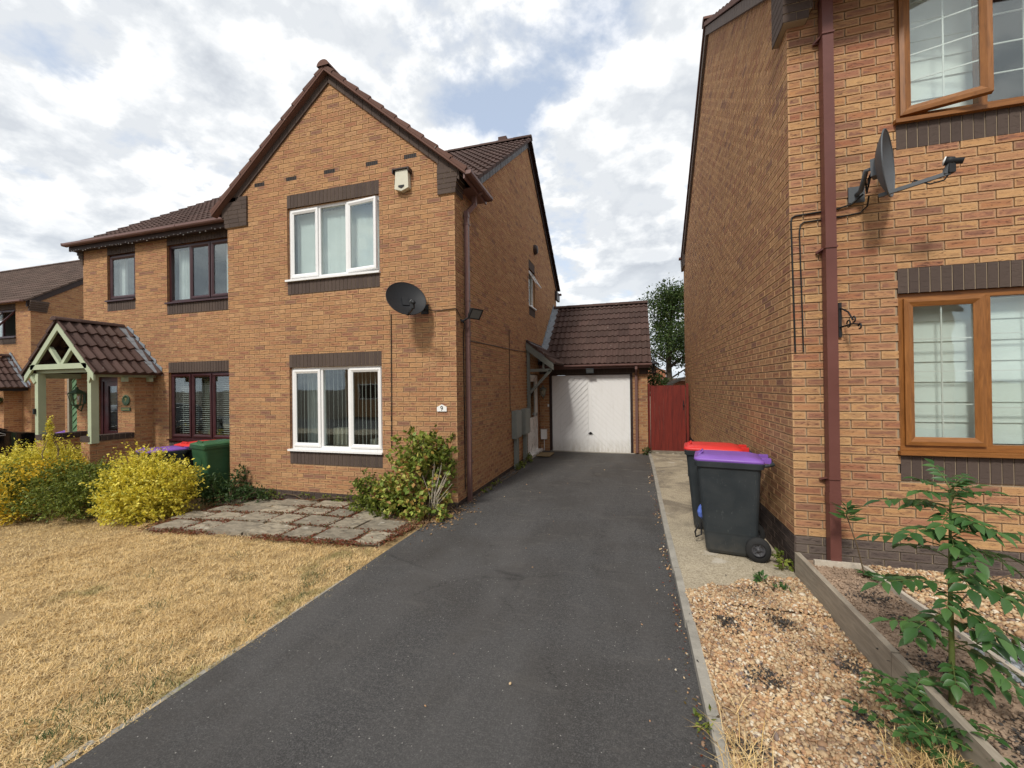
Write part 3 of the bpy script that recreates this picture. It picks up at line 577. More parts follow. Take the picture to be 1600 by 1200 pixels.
# dry grass blades
def blades(name, pts, L, W, mat, lean=1.1, up=.2, seed=1):
    r = np.random.default_rng(seed); n = len(pts); a = r.uniform(0, 2*np.pi, n); t = np.clip(r.normal(lean, .3, n), .05, 1.5)
    l = L*r.uniform(.5, 1.4, n); wd = W*r.uniform(.6, 1.3, n)
    d = np.stack([np.cos(a)*np.sin(t), np.sin(a)*np.sin(t), np.cos(t)], -1); s_ = np.stack([-np.sin(a), np.cos(a), 0*a], -1)
    bend = np.stack([np.cos(a), np.sin(a), -.4+0*a], -1)*(l*.28)[:, None]
    p0 = pts; p1 = pts+d*(l*.55)[:, None]; p2 = pts+d*l[:, None]+bend; p2[:, 2] = np.maximum(p2[:, 2], pts[:, 2]+.002)
    V = np.stack([p0-s_*wd[:, None]/2, p0+s_*wd[:, None]/2, p1+s_*wd[:, None]*.4, p1-s_*wd[:, None]*.4, p2], 1).reshape(-1, 3); k = 5*np.arange(n)[:, None]
    b = MB(); b.add(V, np.array([[0, 1, 2, 3]])+k, 0); b.add(V[:0], (np.array([[3, 2, 4]])+k-len(V)), 0); return build(name, b, mat)
def lawn_pts(n, x0, x1, y0, y1, seed):
    r = np.random.default_rng(seed); x = r.uniform(x0, x1, n); y = r.uniform(y0, y1, n)
    # clumps
    cx, cy = r.uniform(x0, x1, n//40), r.uniform(y0, y1, n//40); k = r.integers(0, len(cx), n); f = r.random(n) < .55
    x = np.where(f, cx[k]+r.normal(0, .05, n), x); y = np.where(f, cy[k]+r.normal(0, .05, n), y)
    edge = -2.61-.10*np.clip((3.0-y)/3.0, 0, 1.5)+.05+.03*np.sin(y*9); ok = (x < edge)
    ok &= ~((x > -6.75) & (y > 4.06+.05*np.sin(x*5)+.04*np.sin(x*17)) & (y < 5.72)); ok &= ~((x > -6.9) & (y > 5.6))
    x, y = x[ok], y[ok]; return np.stack([x, y, gz(x, y)-.026+lump(x, y)*np.clip((-2.66-x)/.15, 0, 1)], -1)
pts = np.concatenate([lawn_pts(70000, -4.9, -2.5, .7, 3.0, 1), lawn_pts(75000, -6.8, -2.5, 2.2, 4.1, 2), lawn_pts(50000, -9.9, -5.2, 1.8, 4.9, 3)])
tag(blades('dry_grass', pts, .040, .0042, 'straw', 1.05), kind='stuff')
r9 = np.random.default_rng(44); tp = []
for _ in range(26):
    y = r9.uniform(1.2, 3.9); x = -2.70-.10*max(0, (3-y)/3)-abs(r9.normal(0, .22)); c = r9.integers(20, 80); s_ = r9.uniform(.02, .09)
    tp.append(np.stack([x+r9.normal(0, s_, c), y+r9.normal(0, s_*1.5, c), np.full(c, -.02)], -1))
for x, y in ((-4.6, 2.9), (-3.9, 2.5), (-3.6, 3.1), (-4.2, 3.5), (-3.35, 1.85)): tp.append(np.stack([x+r9.normal(0, .06, 60), y+r9.normal(0, .06, 60), np.full(60, -.02)], -1))
tag(blades('green_grass', np.concatenate(tp), .04, .0035, 'leaf_dark', .8), kind='stuff')
# gravel
def pebbles(name, n, fx, mat, size, zf, seed):
    r = np.random.default_rng(seed); xy = fx(r, n); n = len(xy); s0 = size*np.exp(r.normal(0, .32, n)); S = np.stack([s0*r.uniform(.8, 1.4, n), s0*r.uniform(.7, 1.1, n), s0*r.uniform(.4, .75, n)], -1)
    q = r.normal(size=(n, 4)); q[:, 1:3] *= .28; q /= np.linalg.norm(q, axis=1)[:, None]; w_, x, y, z = q.T
    M_ = np.stack([1-2*(y*y+z*z), 2*(x*y-z*w_), 2*(x*z+y*w_), 2*(x*y+z*w_), 1-2*(x*x+z*z), 2*(y*z-x*w_), 2*(x*z-y*w_), 2*(y*z+x*w_), 1-2*(x*x+y*y)], -1).reshape(n, 3, 3)
    C = np.stack([xy[:, 0], xy[:, 1], zf(xy[:, 0], xy[:, 1])+r.uniform(-.003, .010, n)], -1); b = MB(); b.ico(C, S, M_); return tag(build(name, b, mat), kind='stuff')
def reg(x0, x1, y0, y1, bias=0, cond=None):
    def f(r, n):
        x = r.uniform(x0, x1, n); y = y0+(y1-y0)*r.random(n)**(1+bias); ok = np.ones(n, bool) if cond is None else cond(x, y); return np.stack([x[ok], y[ok]], -1)
    return f
pebbles('gravel', 27000, reg(.395, 1.385, 1.0, 4.25, .15, lambda x, y: y < 3.80+.52*(x-.4)+.04*np.sin(x*23)), 'pebbles', .0098, lambda x, y: gz(x, y)-.012+.013*(y > 3.62), 5)
pebbles('garden_gravel', 15000, reg(1.80, 4.2, 2.2, 4.33, 0, lambda x, y: (x > 2.02-.10*(y-2.6)*0-(.0) +.09*(3.2-y)) ), 'pebbles', .0120, lambda x, y: .19+0*x, 6)
pebbles('soil_clods', 3800, reg(1.45, 2.05, 1.6, 4.25), 'soil', .0085, lambda x, y: .186+0*x, 16)
pebbles('slate_chippings', 1300, reg(1.92, 2.7, 2.75, 3.3), 'slate_bits', .015, lambda x, y: .20+0*x, 7)
pebbles('loose_stones', 170, lambda r, n: np.stack([np.where(r.random(n) < .75, .33-np.abs(r.normal(0, .05, n)), r.uniform(-2.5, .3, n)), r.uniform(1.2, 10, n)], -1), 'pebbles', .0075, lambda x, y: gz(x, y)+.002, 8)
# leaf litter
def leaves_b(b, P, A, size, asp=.5, m=0, r=rng, fold=.25, droop=0):
    """P (n,3) leaf bases, A (n,3) directions"""
    n = len(P); A = A/np.linalg.norm(A, axis=1)[:, None]; ref = r.normal(size=(n, 3)); ref[:, 2] += 1.4; s_ = np.cross(A, ref); s_ /= np.linalg.norm(s_, axis=1)[:, None]+1e-9; N = np.cross(s_, A)
    l = (size*r.uniform(.65, 1.25, n))[:, None]; w_ = l*asp*r.uniform(.8, 1.2, n)[:, None]
    mid = P+A*l*.45-N*l*fold*.25; V = np.stack([P, P+A*l*.42+s_*w_/2, P+A*l-N*l*droop, P+A*l*.42-s_*w_/2, mid], 1).reshape(-1, 3); k = 5*np.arange(n)[:, None]
    b.add(V, np.array([[0, 1, 2, 4]])+k, m); b.add(V[:0], np.array([[0, 4, 2, 3]])+k-len(V), m)
def rand_dirs(r, n, up=0.0):
    A = r.normal(size=(n, 3)); A[:, 2] = np.abs(A[:, 2])*.6+up if up >= 0 else A[:, 2]; return A
def litter(name, n, fx, size, mat, seed, zf=lambda x, y: gz(x, y)+.006):
    r = np.random.default_rng(seed); xy = fx(r, n); n = len(xy); P = np.stack([xy[:, 0], xy[:, 1], zf(xy[:, 0], xy[:, 1])+r.uniform(0, .012, n)], -1); A = r.normal(size=(n, 3)); A[:, 2] *= .25; b = MB(); leaves_b(b, P, A, size, .6, 0, r); return tag(build(name, b, mat), kind='stuff')
# paving slabs
b = MB(); b.add([(-6.60, 4.10, float(gz(np.float64(-6.75), 4.0))+.006), (-2.85, 4.08, .004), (-2.6, 5.72, -.002), (-6.95, 5.72, float(gz(np.float64(-6.9), 5.7))+.006)], [(0, 1, 2, 3)])
tag(build('paving_bed', b, 'joint_dirt'), kind='structure')
slab_labels = []
yrow = 5.64; ri = 0; sl = []
rows_h = [.36, .36, .40, .42]
while ri < 4:
    hgt = rows_h[ri]; x = -6.85+[.0, .28, .1, .35][ri]; xend = [-4.5, -4.0, -3.1, -2.98][ri] if False else [-3.75, -3.25, -2.80, -2.78][ri]
    while x < xend-.2:
        wd = random.choice((.60, .60, .62, .45, .75)); wd = min(wd, xend-x)
        if wd > .22: sl.append((x+random.uniform(0, .015), x+wd-random.uniform(.04, .075), yrow-hgt+random.uniform(.04, .07), yrow, ri))
        x += wd
    yrow -= hgt+.01; ri += 1
rownm = ['in the row against the house wall', 'in the second row out from the house wall', 'in the third row out from the house wall', 'in the row edging the dry lawn']
cnt = {}
ordw = ['first', 'second', 'third', 'fourth', 'fifth', 'sixth', 'seventh', 'eighth', 'ninth', 'tenth', 'eleventh']
for (x0, x1, y0, y1, ri) in sl:
    b = MB(); cx, cy = (x0+x1)/2, (y0+y1)/2; a = random.uniform(-.025, .025); zz0 = float(gz(np.float64(cx), cy)); tl = (random.uniform(-.010, .010), random.uniform(-.010, .010))
    pts_ = []; 
    for (px, py) in ((x0, y0), (x1, y0), (x1, y1), (x0, y1)):
        nx_, ny_ = ((x1, y0) if (px, py) == (x0, y0) else (x1, y1) if (px, py) == (x1, y0) else (x0, y1) if (px, py) == (x1, y1) else (x0, y0))
        for k in range(5): q = k/5; pts_.append((px+(nx_-px)*q+random.uniform(-.007, .007), py+(ny_-py)*q+random.uniform(-.007, .007)))
    P2 = [(cx+(p[0]-cx)*math.cos(a)-(p[1]-cy)*math.sin(a), cy+(p[0]-cx)*math.sin(a)+(p[1]-cy)*math.cos(a)) for p in pts_]
    b.prism([(p[0], p[1], zz0-.03) for p in P2], (0, 0, .046+random.uniform(-.003, .005)))
    o = build('paving_slab', b, 'slab', loc=(cx, cy, zz0-.03)); o.rotation_euler = (tl[0], tl[1], 0); cnt[ri] = cnt.get(ri, 0)+1
    k = cnt[ri]; nrow = sum(1 for s_ in sl if s_[4] == ri)
    tag(o, 'weathered grey paving slab, %s from the bins %s' % (ordw[k-1], rownm[ri]), 'paving slab', 'paving slabs in front of the gabled house')
def jointpts(r, n):
    x = r.uniform(-6.75, -2.72, n); y = r.uniform(3.97, 5.70, n); ok = np.sin(x*3.3+y*2)+np.sin(y*5-x*1.7)+r.normal(0, .5, n) > -.35
    for (x0, x1, y0, y1, ri) in sl: ok &= ~((x > x0+.02) & (x < x1-.02) & (y > y0+.02) & (y < y1-.02) & (r.random(n) < .975))
    return np.stack([x[ok], y[ok]], -1)
litter('red_weeds', 30000, jointpts, .028, 'leaf_red', 21, lambda x, y: gz(x, y)+.012)
litter('leaf_litter', 1500, lambda r, n: np.stack([r.normal(-2.75, .22, n), r.normal(5.25, .32, n)], -1), .035, 'leaf_litter', 22)
litter('wall_litter', 500, lambda r, n: np.stack([-2.53+np.abs(r.normal(0, .06, n)), r.uniform(5.7, 10.0, n)], -1), .025, 'leaf_litter', 23)
litter('kerb_litter', 260, lambda r, n: np.stack([.32-np.abs(r.normal(0, .035, n)), 1.3+r.choice([.4, .9, 1.5, 2.2, 2.9, 3.4, 5.0, 7.0], n)+r.normal(0, .22, n)], -1), .018, 'leaf_red', 24)
def patches(r, n):
    c = np.array([(1.15, 2.55), (1.05, 2.15), (.72, 1.95), (1.25, 3.0), (.75, 2.75), (.62, 3.35), (1.0, 3.45), (.95, 3.9), (.5, 2.2), (1.2, 2.2)]); k = r.integers(0, len(c), n); return c[k]+r.normal(0, .045, (n, 2))*np.where(r.random((n, 1)) < .3, 2.2, 1)
litter('dead_leaf_patches', 2000, patches, .020, 'shed_dark', 25, lambda x, y: .055+0*x)
litter('soil_crumbs', 900, lambda r, n: np.array([(1.68, 3.7), (1.72, 3.35), (1.6, 2.9), (1.62, 2.3), (1.75, 2.45)])[r.integers(0, 5, n)]+r.normal(0, .07, (n, 2)), .022, 'shed_dark', 26, lambda x, y: .19+0*x)
# ------------------------------------------------------------ timber edging
def board(pts, z0, z1, th, mat, label):
    b = MB()
    for p, q in zip(pts, pts[1:]):
        n_ = max(1, int((Vector(q)-Vector(p)).length/1.2))
        for i in range(n_):
            a_ = Vector(p).lerp(Vector(q), i/n_); c_ = Vector(p).lerp(Vector(q), (i+1)/n_); d_ = (c_-a_).normalized()*.002; zz_ = random.uniform(-.004, .004)
            b.bar((a_.x+d_.x, a_.y+d_.y, (z0+z1)/2+zz_), (c_.x-d_.x, c_.y-d_.y, (z0+z1)/2+zz_), th, z1-z0)
    return tag(build('edging_board', b, mat), label, 'edging board', 'timber garden edging boards')
board([(1.40, 4.33), (1.425, -1.5)], .0, .255, .042, 'timber_board', 'long weathered timber edging board running from the house corner beside the gravel')
board([(1.86, 4.22), (1.90, 3.6), (2.02, 2.2)], .15, .235, .03, 'timber_pale', 'pale timber edging strip between bare soil and the garden gravel')
board([(1.50, 4.25), (1.86, 4.25)], .15, .235, .03, 'timber_pale', 'short pale timber strip along the wall foot by the brown downpipe')
# ------------------------------------------------------------ gabled house
H9 = thing('brick_house', 'gabled orange brick house with white windows and the number nine plaque', 'house', (-4.77, 5.71, -.07))
BH, BL = .0757, .2270; BM = ['brick_orange', 'mortar', 'brick_brown']
F9 = FR(5.71); UW = (-5.655, -3.845, 3.62, 4.877); LW = (-5.64, -3.83, .745, 2.156)
hol = [(-5.655, -3.845, 3.40, 3.62), (-5.655, -3.845, 4.877, 5.10), (-5.64, -3.83, .524, .745), (-5.64, -3.83, 2.156, 2.378)]
ab = [(x-.11, x+.11, 5.345, 5.415) for x in (-6.25, -5.56, -4.78, -3.97, -3.28)]
b = MB(); brick_wall(b, F9, [(-6.99, -.4), (-2.545, -.4), (-2.545, 4.98), (-4.77, 6.86), (-6.99, 4.98)], [UW, LW], hol+ab, zoff=.064, plinth=.05, uoff=-2.545+.0095, bh=BH, bl=BL)
build('front_wall', b, BM, H9)
b = MB(); b.box(-2.60, -2.553, 5.719, 5.80, -.4, 4.9, 1); brick_wall(b, FE(-2.545), [(5.71, -.4), (14.2, -.4), (14.2, 5.1), (10.3, 8.02), (5.71, 4.58)], [(10.29, 10.95, 3.83, 4.82), (10.03, 11.27, -.02, 2.10)], [(10.29, 10.95, 4.82, 5.04), (10.29, 10.95, 3.61, 3.83)], zoff=.064, plinth=.05, uoff=5.71, bh=BH, bl=BL)
brick_wall(b, FE(-2.545), [(5.71, 4.58), (6.3, 5.02), (5.71, 5.0)], zoff=.064, uoff=5.71, bh=BH, bl=BL)
build('side_wall', b, BM, H9)
b = MB(); b.box(-6.98, -2.56, 14.1, 14.19, -.4, 5.1, 0); build('rear_wall', b, 'brick_orange', H9); b = MB(); b.box(-6.985, -6.97, 5.72, 6.36, -.4, 5.0, 0); build('bay_side_wall', b, 'brick_orange', H9)
b = MB(); SM = ['brick_brown', 'mortar_pale', 'mortar']
for h in hol: b = MB(); soldiers(b, F9, *h, n=24); build('soldier_course', b, SM, H9)
for h in ((10.29, 10.95, 4.82, 5.04), (10.29, 10.95, 3.61, 3.83)): b = MB(); soldiers(b, FE(-2.545), *h); build('soldier_course', b, SM, H9)
for a in ab:
    b = MB(); b.box(a[0], a[1], a[2], a[3], -.02, -.004, 0, F9)
    for i in range(3): x = a[0]+.012+i*.07; b.box(x, x+.055, a[2]+.008, a[3]-.008, -.004, -.0035, 1, F9)
    for i in range(7): x = a[0]+.003+i*.0345; b.box(x, x+.009, a[2]+.003, a[3]-.003, -.003, .002, 0, F9)
    build('air_brick', b, ['brick_brown', 'cable_black'], H9)
# corbels
b = MB(); corbel(b, F9, [(-2.81, -2.515+.012*i, 4.70+.0757*i, 4.70+.0757*(i+1), .028+.010*i*.3) for i in range(5)], back=-.26)
corbel(b, F9, [(-2.81, -2.70, 5.078, 5.16, .03)], back=-.1); build('corbel', b, SM, H9)
b = MB(); corbel(b, F9, [(-7.02-.012*i, -6.52, 4.69+.0757*i, 4.69+.0757*(i+1), .03) for i in range(6)], back=-.6); corbel(b, F9, [(-6.95, -6.52, 5.144, 5.22, .028)], back=-.1); build('corbel', b, SM, H9)
# verge bands on the front gable
b = MB(); sl_ = .845
for sg in (1, -1):
    x = 0.0; n = 14; L = 2.32
    for i in range(n):
        x0 = L*i/n+.004; x1 = L*(i+1)/n-.002; z = lambda q: 6.985-sl_*q
        P = [(-4.77+sg*x0, 5.71, z(x0)), (-4.77+sg*x1, 5.71, z(x1)), (-4.77+sg*x1, 5.71, z(x1)-.15), (-4.77+sg*x0, 5.71, z(x0)-.15)]
        b.prism(P, (0, -.028, 0))
build('verge_band', b, 'brick_brown', H9)
b = MB(); S_ = 1/math.hypot(1, sl_)
roof(b, (-2.33, 5.585, 4.965), (0, 1, 0), (-1, 0, sl_), 1.02, 2.44/S_, m=0, edge=1)
roof(b, (-2.66, 6.60, 7.03-sl_*2.11), (0, 1, 0), (-1, 0, sl_), 2.6, 2.11/S_, m=0)
roof(b, (-7.21, 5.585, 4.965), (0, 1, 0), (1, 0, sl_), 3.6, 2.44/S_, m=0, edge=1)
for sg in (1, -1):                                          # thick tile and mortar edge at the gable
    n = 10; L = 2.45
    for i in range(n):
        x0 = L*i/n; x1 = L*(i+1)/n; z = lambda q: 7.045-sl_*q; e = .018
        b.prism([(-4.77+sg*x0, 5.60, z(x0)+e*.2), (-4.77+sg*x1, 5.60, z(x1)+e*1.6), (-4.77+sg*x1, 5.60, z(x1)-.068), (-4.77+sg*x0, 5.60, z(x0)-.068)], (0, -.012, 0), 1)
        b.prism([(-4.77+sg*x0, 5.70, z(x0)-.055), (-4.77+sg*x1, 5.70, z(x1)-.055), (-4.77+sg*x1, 5.70, z(x1)-.075), (-4.77+sg*x0, 5.70, z(x0)-.075)], (0, -.095, 0), 1)
ridge(b, (-4.77, 5.575, 7.03), (-4.77, 8.9, 7.03))
MAINP = 5.10; MS = .735
Lm = math.hypot(4.1, 4.1*MS)
roof(b, (-6.99, 6.2, MAINP), (1, 0, 0), (0, 1, MS), 4.56, Lm, m=2, edge=1); roof(b, (-6.99, 14.4, MAINP), (1, 0, 0), (0, -1, MS), 4.56, Lm, m=2, edge=1)
ridge(b, (-6.99, 10.3, MAINP+4.1*MS), (-2.42, 10.3, MAINP+4.1*MS), m=2)
build('roof', b, ['tile_red', 'tile_red', 'tile_brown'], H9)
b = MB(); b.box(-3.30, -3.08, 10.22, 10.38, MAINP+4.1*MS+.05, MAINP+4.1*MS+.155); build('ridge_vent', b, 'tile_brown', H9)
b = MB()                                                    # verge band on the side gable
for (ya, za, yb, zb_) in ((6.25, MAINP-.02, 10.3, MAINP+4.1*MS-.06), (14.35, MAINP-.02, 10.3, MAINP+4.1*MS-.06)):
    n = 24
    for i in range(n):
        p, q = i/n, (i+1)/n-.0012*n*.1; y0, y1, z0, z1 = ya+(yb-ya)*p, ya+(yb-ya)*q, za+(zb_-za)*p, za+(zb_-za)*q
        b.prism([(-2.545, y0, z0), (-2.545, y1, z1), (-2.545, y1, z1-.15), (-2.545, y0, z0-.15)], (.030, 0, 0))
b.box(-2.545, -2.47, 13.95, 14.5, 4.72, 5.0)
build('verge_board', b, 'dark_frame', H9)
b = MB(); gutter(b, (-2.285, 5.60, 4.955), (-2.285, 6.58, 4.955)); b.box(-2.36, -2.335, 5.62, 6.56, 4.85, 4.96); b.box(-2.55, -2.36, 5.95, 6.5, 4.85, 4.87); build('gutter', b, 'gutter_brown', H9); b = MB(); gutter(b, (-2.40, 14.45, 5.0), (-6.9, 14.45, 5.0)); build('gutter', b, 'gutter_brown', H9)
b = MB(); sqpipe(b, -2.49, 6.05, -.03, 4.55, .062, clips=(.62, 1.95, 3.15, 4.35), joints=(4.5, 2.62)); b.bar((-2.49, 6.05, 4.52), (-2.42, 6.22, 4.72), .062, .062); b.bar((-2.42, 6.22, 4.70), (-2.42, 6.22, 4.90), .062, .062, up=(0, 1, 0)); b.bar((-2.42, 6.22, 4.86), (-2.29, 6.22, 4.92), .06, .06)
build('downpipe', b, 'gutter_brown', H9)
window(H9, F9, *UW, [(1, 's'), (.93, 'f'), (1.05, 's', .10)], blind=vblind_closed(), label='upstairs white three-light window with closed vertical blinds', depth=1.2)
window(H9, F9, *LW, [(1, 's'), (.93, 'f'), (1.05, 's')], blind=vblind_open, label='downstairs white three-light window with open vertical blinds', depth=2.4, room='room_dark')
window(H9, FE(-2.545), 10.29, 10.95, 3.83, 4.82, [(1, 'f')], room='room_light', depth=.8)
b = MB(); Fs = FE(-2.545); c_ = lambda a, bb, c: Fs(a, 4.78+(bb-4.78)*math.cos(.5)-c*math.sin(.5)*0, -.05+c+(4.78-bb)*math.sin(.55))
for q in ((10.31, 10.36, 4.36, 4.80), (10.88, 10.93, 4.36, 4.80)): b.box(q[0], q[1], q[2], q[3], 0, .03, 0, c_)
b.box(10.36, 10.88, 4.36, 4.41, 0, .03, 0, c_); b.box(10.36, 10.88, 4.75, 4.80, 0, .03, 0, c_); b.box(10.36, 10.88, 4.41, 4.75, .01, .016, 1, c_)
build('open_vent_sash', b, ['upvc_white', 'glass'], H9)
# side door
b = MB(); b.box(10.05, 10.12, 0, 2.08, -.09, -.03, 0, Fs); b.box(11.18, 11.25, 0, 2.08, -.09, -.03, 0, Fs); b.box(10.12, 11.18, 2.01, 2.08, -.09, -.03, 0, Fs); b.box(10.12, 11.18, .05, .95, -.085, -.045, 0, Fs); b.box(10.12, 10.26, .95, 2.01, -.085, -.045, 0, Fs); b.box(11.04, 11.18, .95, 2.01, -.085, -.045, 0, Fs); b.box(10.26, 11.04, 1.9, 2.01, -.085, -.045, 0, Fs)
b.box(10.0, 11.3, -.02, .05, -.09, .10, 0, Fs); b.box(10.26, 11.04, .95, 1.9, -.07, -.06, 1, Fs); b.box(9.98, 10.05, .0, 2.12, -.1, .012, 2, Fs)
sd_ = build('side_door', b, ['upvc_white', 'glass', 'upvc_white'], H9); b = MB(); b.box(11.06, 11.12, .98, 1.05, -.045, -.0, 0, Fs); b.box(10.95, 11.11, 1.0, 1.02, -.01, .005, 0, Fs); build('handle', b, 'steel', sd_)
b = MB(); b.box(10.0, 11.3, -.3, 2.2, -1.4, -1.3, 0, Fs); b.box(9.9, 10.0, -.3, 2.2, -1.3, -.1, 0, Fs); b.box(11.3, 11.36, -.3, 2.2, -1.3, -.1, 0, Fs); build('hallway', b, 'room_wall', H9)
# door canopy
CN = thing('door_canopy', 'small tiled canopy on grey timber bracket over the white side door', 'canopy', (-2.3, 9.93, 2.2))
b = MB(); roof(b, (-1.84, 9.88, 2.33), (0, 1, 0), (-1, 0, .80), 1.55, .90, g=.29, edge=1); build('roof', b, 'tile_brown', CN)
b = MB(); b.prism([(-2.545, 9.93, 2.87), (-1.86, 9.93, 2.32), (-1.86, 9.93, 2.16), (-2.545, 9.93, 2.68)], (0, -.045, 0)); build('bargeboard', b, 'grey_paint', CN)
b = MB(); b.bar((-2.50, 9.96, 1.0), (-2.50, 9.96, 2.66), .07, .07, up=(0, 1, 0)); b.bar((-2.47, 9.96, 2.17), (-1.92, 9.96, 2.17), .07, .07); b.bar((-2.46, 9.96, 1.62), (-1.95, 9.96, 2.16), .06, .07, up=(0, 1, 0)); b.bar((-2.12, 9.97, 2.20), (-2.12, 9.97, 2.46), .05, .05, up=(0, 1, 0)); build('bracket', b, 'grey_paint', CN)
b = MB(); b.prism([(-2.54, 9.9, 2.93), (-2.54, 11.4, 2.93), (-2.52, 11.4, 2.80), (-2.52, 9.9, 2.80)], (.012, 0, 0)); b.prism([(-2.53, 9.9, 2.90), (-2.53, 11.4, 2.90), (-2.38, 11.4, 2.80), (-2.38, 9.9, 2.80)], (0, 0, .015)); build('lead_flashing', b, 'lead', CN)
# ------------------------------------------------------------ attached house
HL = thing('brick_house', 'attached brick house with dark red window frames behind the hedge', 'house', (-9.5, 6.35, -.2))
FL = FR(6.35); holL = [(-9.46, -7.67, 3.40, 3.62), (-9.46, -7.67, 4.86, 5.08), (-11.31, -10.42, 3.58, 3.79), (-11.31, -10.42, 4.84, 5.06), (-9.44, -7.67, 2.165, 2.385), (-9.44, -7.67, .52, .74)]
opL = [(-9.46, -7.67, 3.62, 4.86), (-11.31, -10.42, 3.79, 4.84), (-9.44, -7.67, .74, 2.165)]
b = MB(); brick_wall(b, FL, [(-12.12, -.5), (-6.99, -.5), (-6.99, 5.09), (-12.12, 5.09)], opL, holL, zoff=.064, plinth=-.1, uoff=-12.12, bh=BH, bl=BL); build('front_wall', b, BM, HL)
b = MB(); brick_wall(b, FW(-12.12), [(14.2, -.5), (14.2, 5.1), (10.3, 8.0), (6.35, 5.1), (6.35, -.5)][::-1], zoff=.064, bh=BH, bl=BL) if False else None
b.box(-12.12, -12.02, 6.37, 14.2, -.5, 5.05, 0); b.prism([(-12.12, 6.4, 5.05), (-12.12, 14.2, 5.05), (-12.12, 10.3, 7.98)], (.1, 0, 0)); b.box(-12.02, -6.99, 14.1, 14.2, -.5, 5.05, 0); build('side_wall', b, 'brick_orange', HL)
b = MB()
for h in holL: b = MB(); soldiers(b, FL, *h); build('soldier_course', b, SM, HL)
b = MB(); corbel(b, FL, [(-12.16-.045*i, -12.10, 4.70+.0757*i, 4.70+.0757*(i+1), .02) for i in range(5)], back=-.3); build('corbel', b, SM, HL)
b = MB(); roof(b, (-12.3, 6.2, MAINP), (1, 0, 0), (0, 1, MS), 5.31, Lm, edge=1); roof(b, (-12.3, 14.4, MAINP), (1, 0, 0), (0, -1, MS), 5.31, Lm, edge=1); ridge(b, (-12.32, 10.3, MAINP+4.1*MS), (-6.99, 10.3, MAINP+4.1*MS)); build('roof', b, 'tile_brown', HL)
b = MB(); gutter(b, (-12.34, 6.125, 5.13), (-7.07, 6.125, 5.13), .058); build('gutter', b, 'gutter_brown', HL)
b = MB(); b.box(-12.3, -7.0, 6.19, 6.215, 4.98, 5.12); b.box(-12.3, -7.0, 6.215, 6.345, 5.0, 5.015); build('fascia', b, 'soffit_brown', HL)
window(HL, FL, *opL[0], [(1, 'f'), (1, 's'), (1, 's')], fm='rosewood', blind=drapes, label='upstairs dark red three-light window')
window(HL, FL, *opL[1], [(1, 's')], fm='rosewood', blind=drapes, label='small single dark red upstairs window')
window(HL, FL, *opL[2], [(1, 's'), (1, 's'), (1, 's')], fm='rosewood', blind=vene, label='downstairs dark red window with venetian blinds')
# porch enclosure
b = MB(); FP = FR(6.0)
brick_wall(b, FP, [(-12.1, -.5), (-9.905, -.5), (-9.905, 2.18), (-12.1, 2.18)], [(-11.0, -10.40, -.05, 2.12), (-12.0, -11.70, -.05, 2.10)], zoff=.064, bh=BH, bl=BL, uoff=-12.1)
brick_wall(b, FE(-9.905), [(6.0, -.5), (6.35, -.5), (6.35, 2.2), (6.0, 2.2)], zoff=.064, bh=BH, bl=BL, uoff=6.0)
PW = build('porch_wall', b, BM, HL)
b = MB(); b.box(-11.0, -10.92, 0, 2.1, -.1, -.03, 0, FP); b.box(-10.48, -10.40, 0, 2.1, -.1, -.03, 0, FP); b.box(-10.92, -10.48, 2.0, 2.1, -.1, -.03, 0, FP); b.box(-10.92, -10.48, 0, .95, -.09, -.05, 0, FP); b.box(-10.92, -10.78, .95, 2.0, -.09, -.05, 0, FP); b.box(-10.78, -10.48, .95, 1.9, -.08, -.07, 1, FP); b.box(-10.78, -10.48, 1.9, 2.0, -.09, -.05, 0, FP); b.box(-10.95, -10.45, 0, 2.1, -.30, -.28, 0, FP)
build('front_door', b, ['rosewood', 'glass'], HL)
b = MB(); b.box(-12.0, -11.94, 0, 2.08, -.1, .01, 1, FP); b.box(-11.92, -11.70, .0, 2.05, -.06, -.035, 0, FP)
for i in range(13): z = .2+i*.15; b.bar((-11.91, 6.03, z), (-11.71, 6.03, z+.16), .012, .02, 0, up=(0, 1, 0))
build('green_door', b, ['green_door', 'timber_board'], HL)
# porch
PO = thing('porch', 'sage green timber porch with tiled roof and low brick walls', 'porch', (-10.7, 5.3, -.25))
b = MB(); sp = .98; px = -10.70; L_ = math.hypot(1.06, 1.06*sp)
roof(b, (px+1.06, 5.18, 3.17-1.06*sp), (0, 1, 0), (-1, 0, sp), 1.17, L_, g=.38, edge=1, wv=.16, amp=.026, step=.04); roof(b, (px-1.06, 5.18, 3.17-1.06*sp), (0, 1, 0), (1, 0, sp), 1.17, L_, g=.38, edge=1, wv=.16, amp=.026, step=.04)
ridge(b, (px, 5.15, 3.18), (px, 6.28, 3.18), r=.085)
build('roof', b, 'tile_brown', PO)
for x in (px-.775, px+.80):
    b = MB(); b.box(x-.05, x+.05, 5.26, 5.38, .80, 2.16); build('post', b, 'sage_paint', PO)
b = MB(); b.box(px-.86, px+.86, 5.30, 5.38, 2.165, 2.23); build('tie_beam', b, 'sage_paint', PO)
b = MB()
for sg in (1, -1):
    b.prism([(px, 5.235, 3.13), (px+sg*1.03, 5.235, 3.13-1.03*sp), (px+sg*1.03, 5.235, 3.0-1.03*sp), (px, 5.235, 2.99)], (0, -.035, 0))
    b.bar((px, 5.27, 2.30), (px+sg*.34, 5.27, 2.66), .065, .06, up=(0, 1, 0)); b.bar((px+sg*.93, 5.25, 2.16), (px+sg*.80, 5.27, 1.98), .06, .06, up=(0, 1, 0))
b.box(px-.84, px+.84, 5.20, 5.25, 2.235, 2.335); build('gable_frame', b, 'sage_paint', PO)
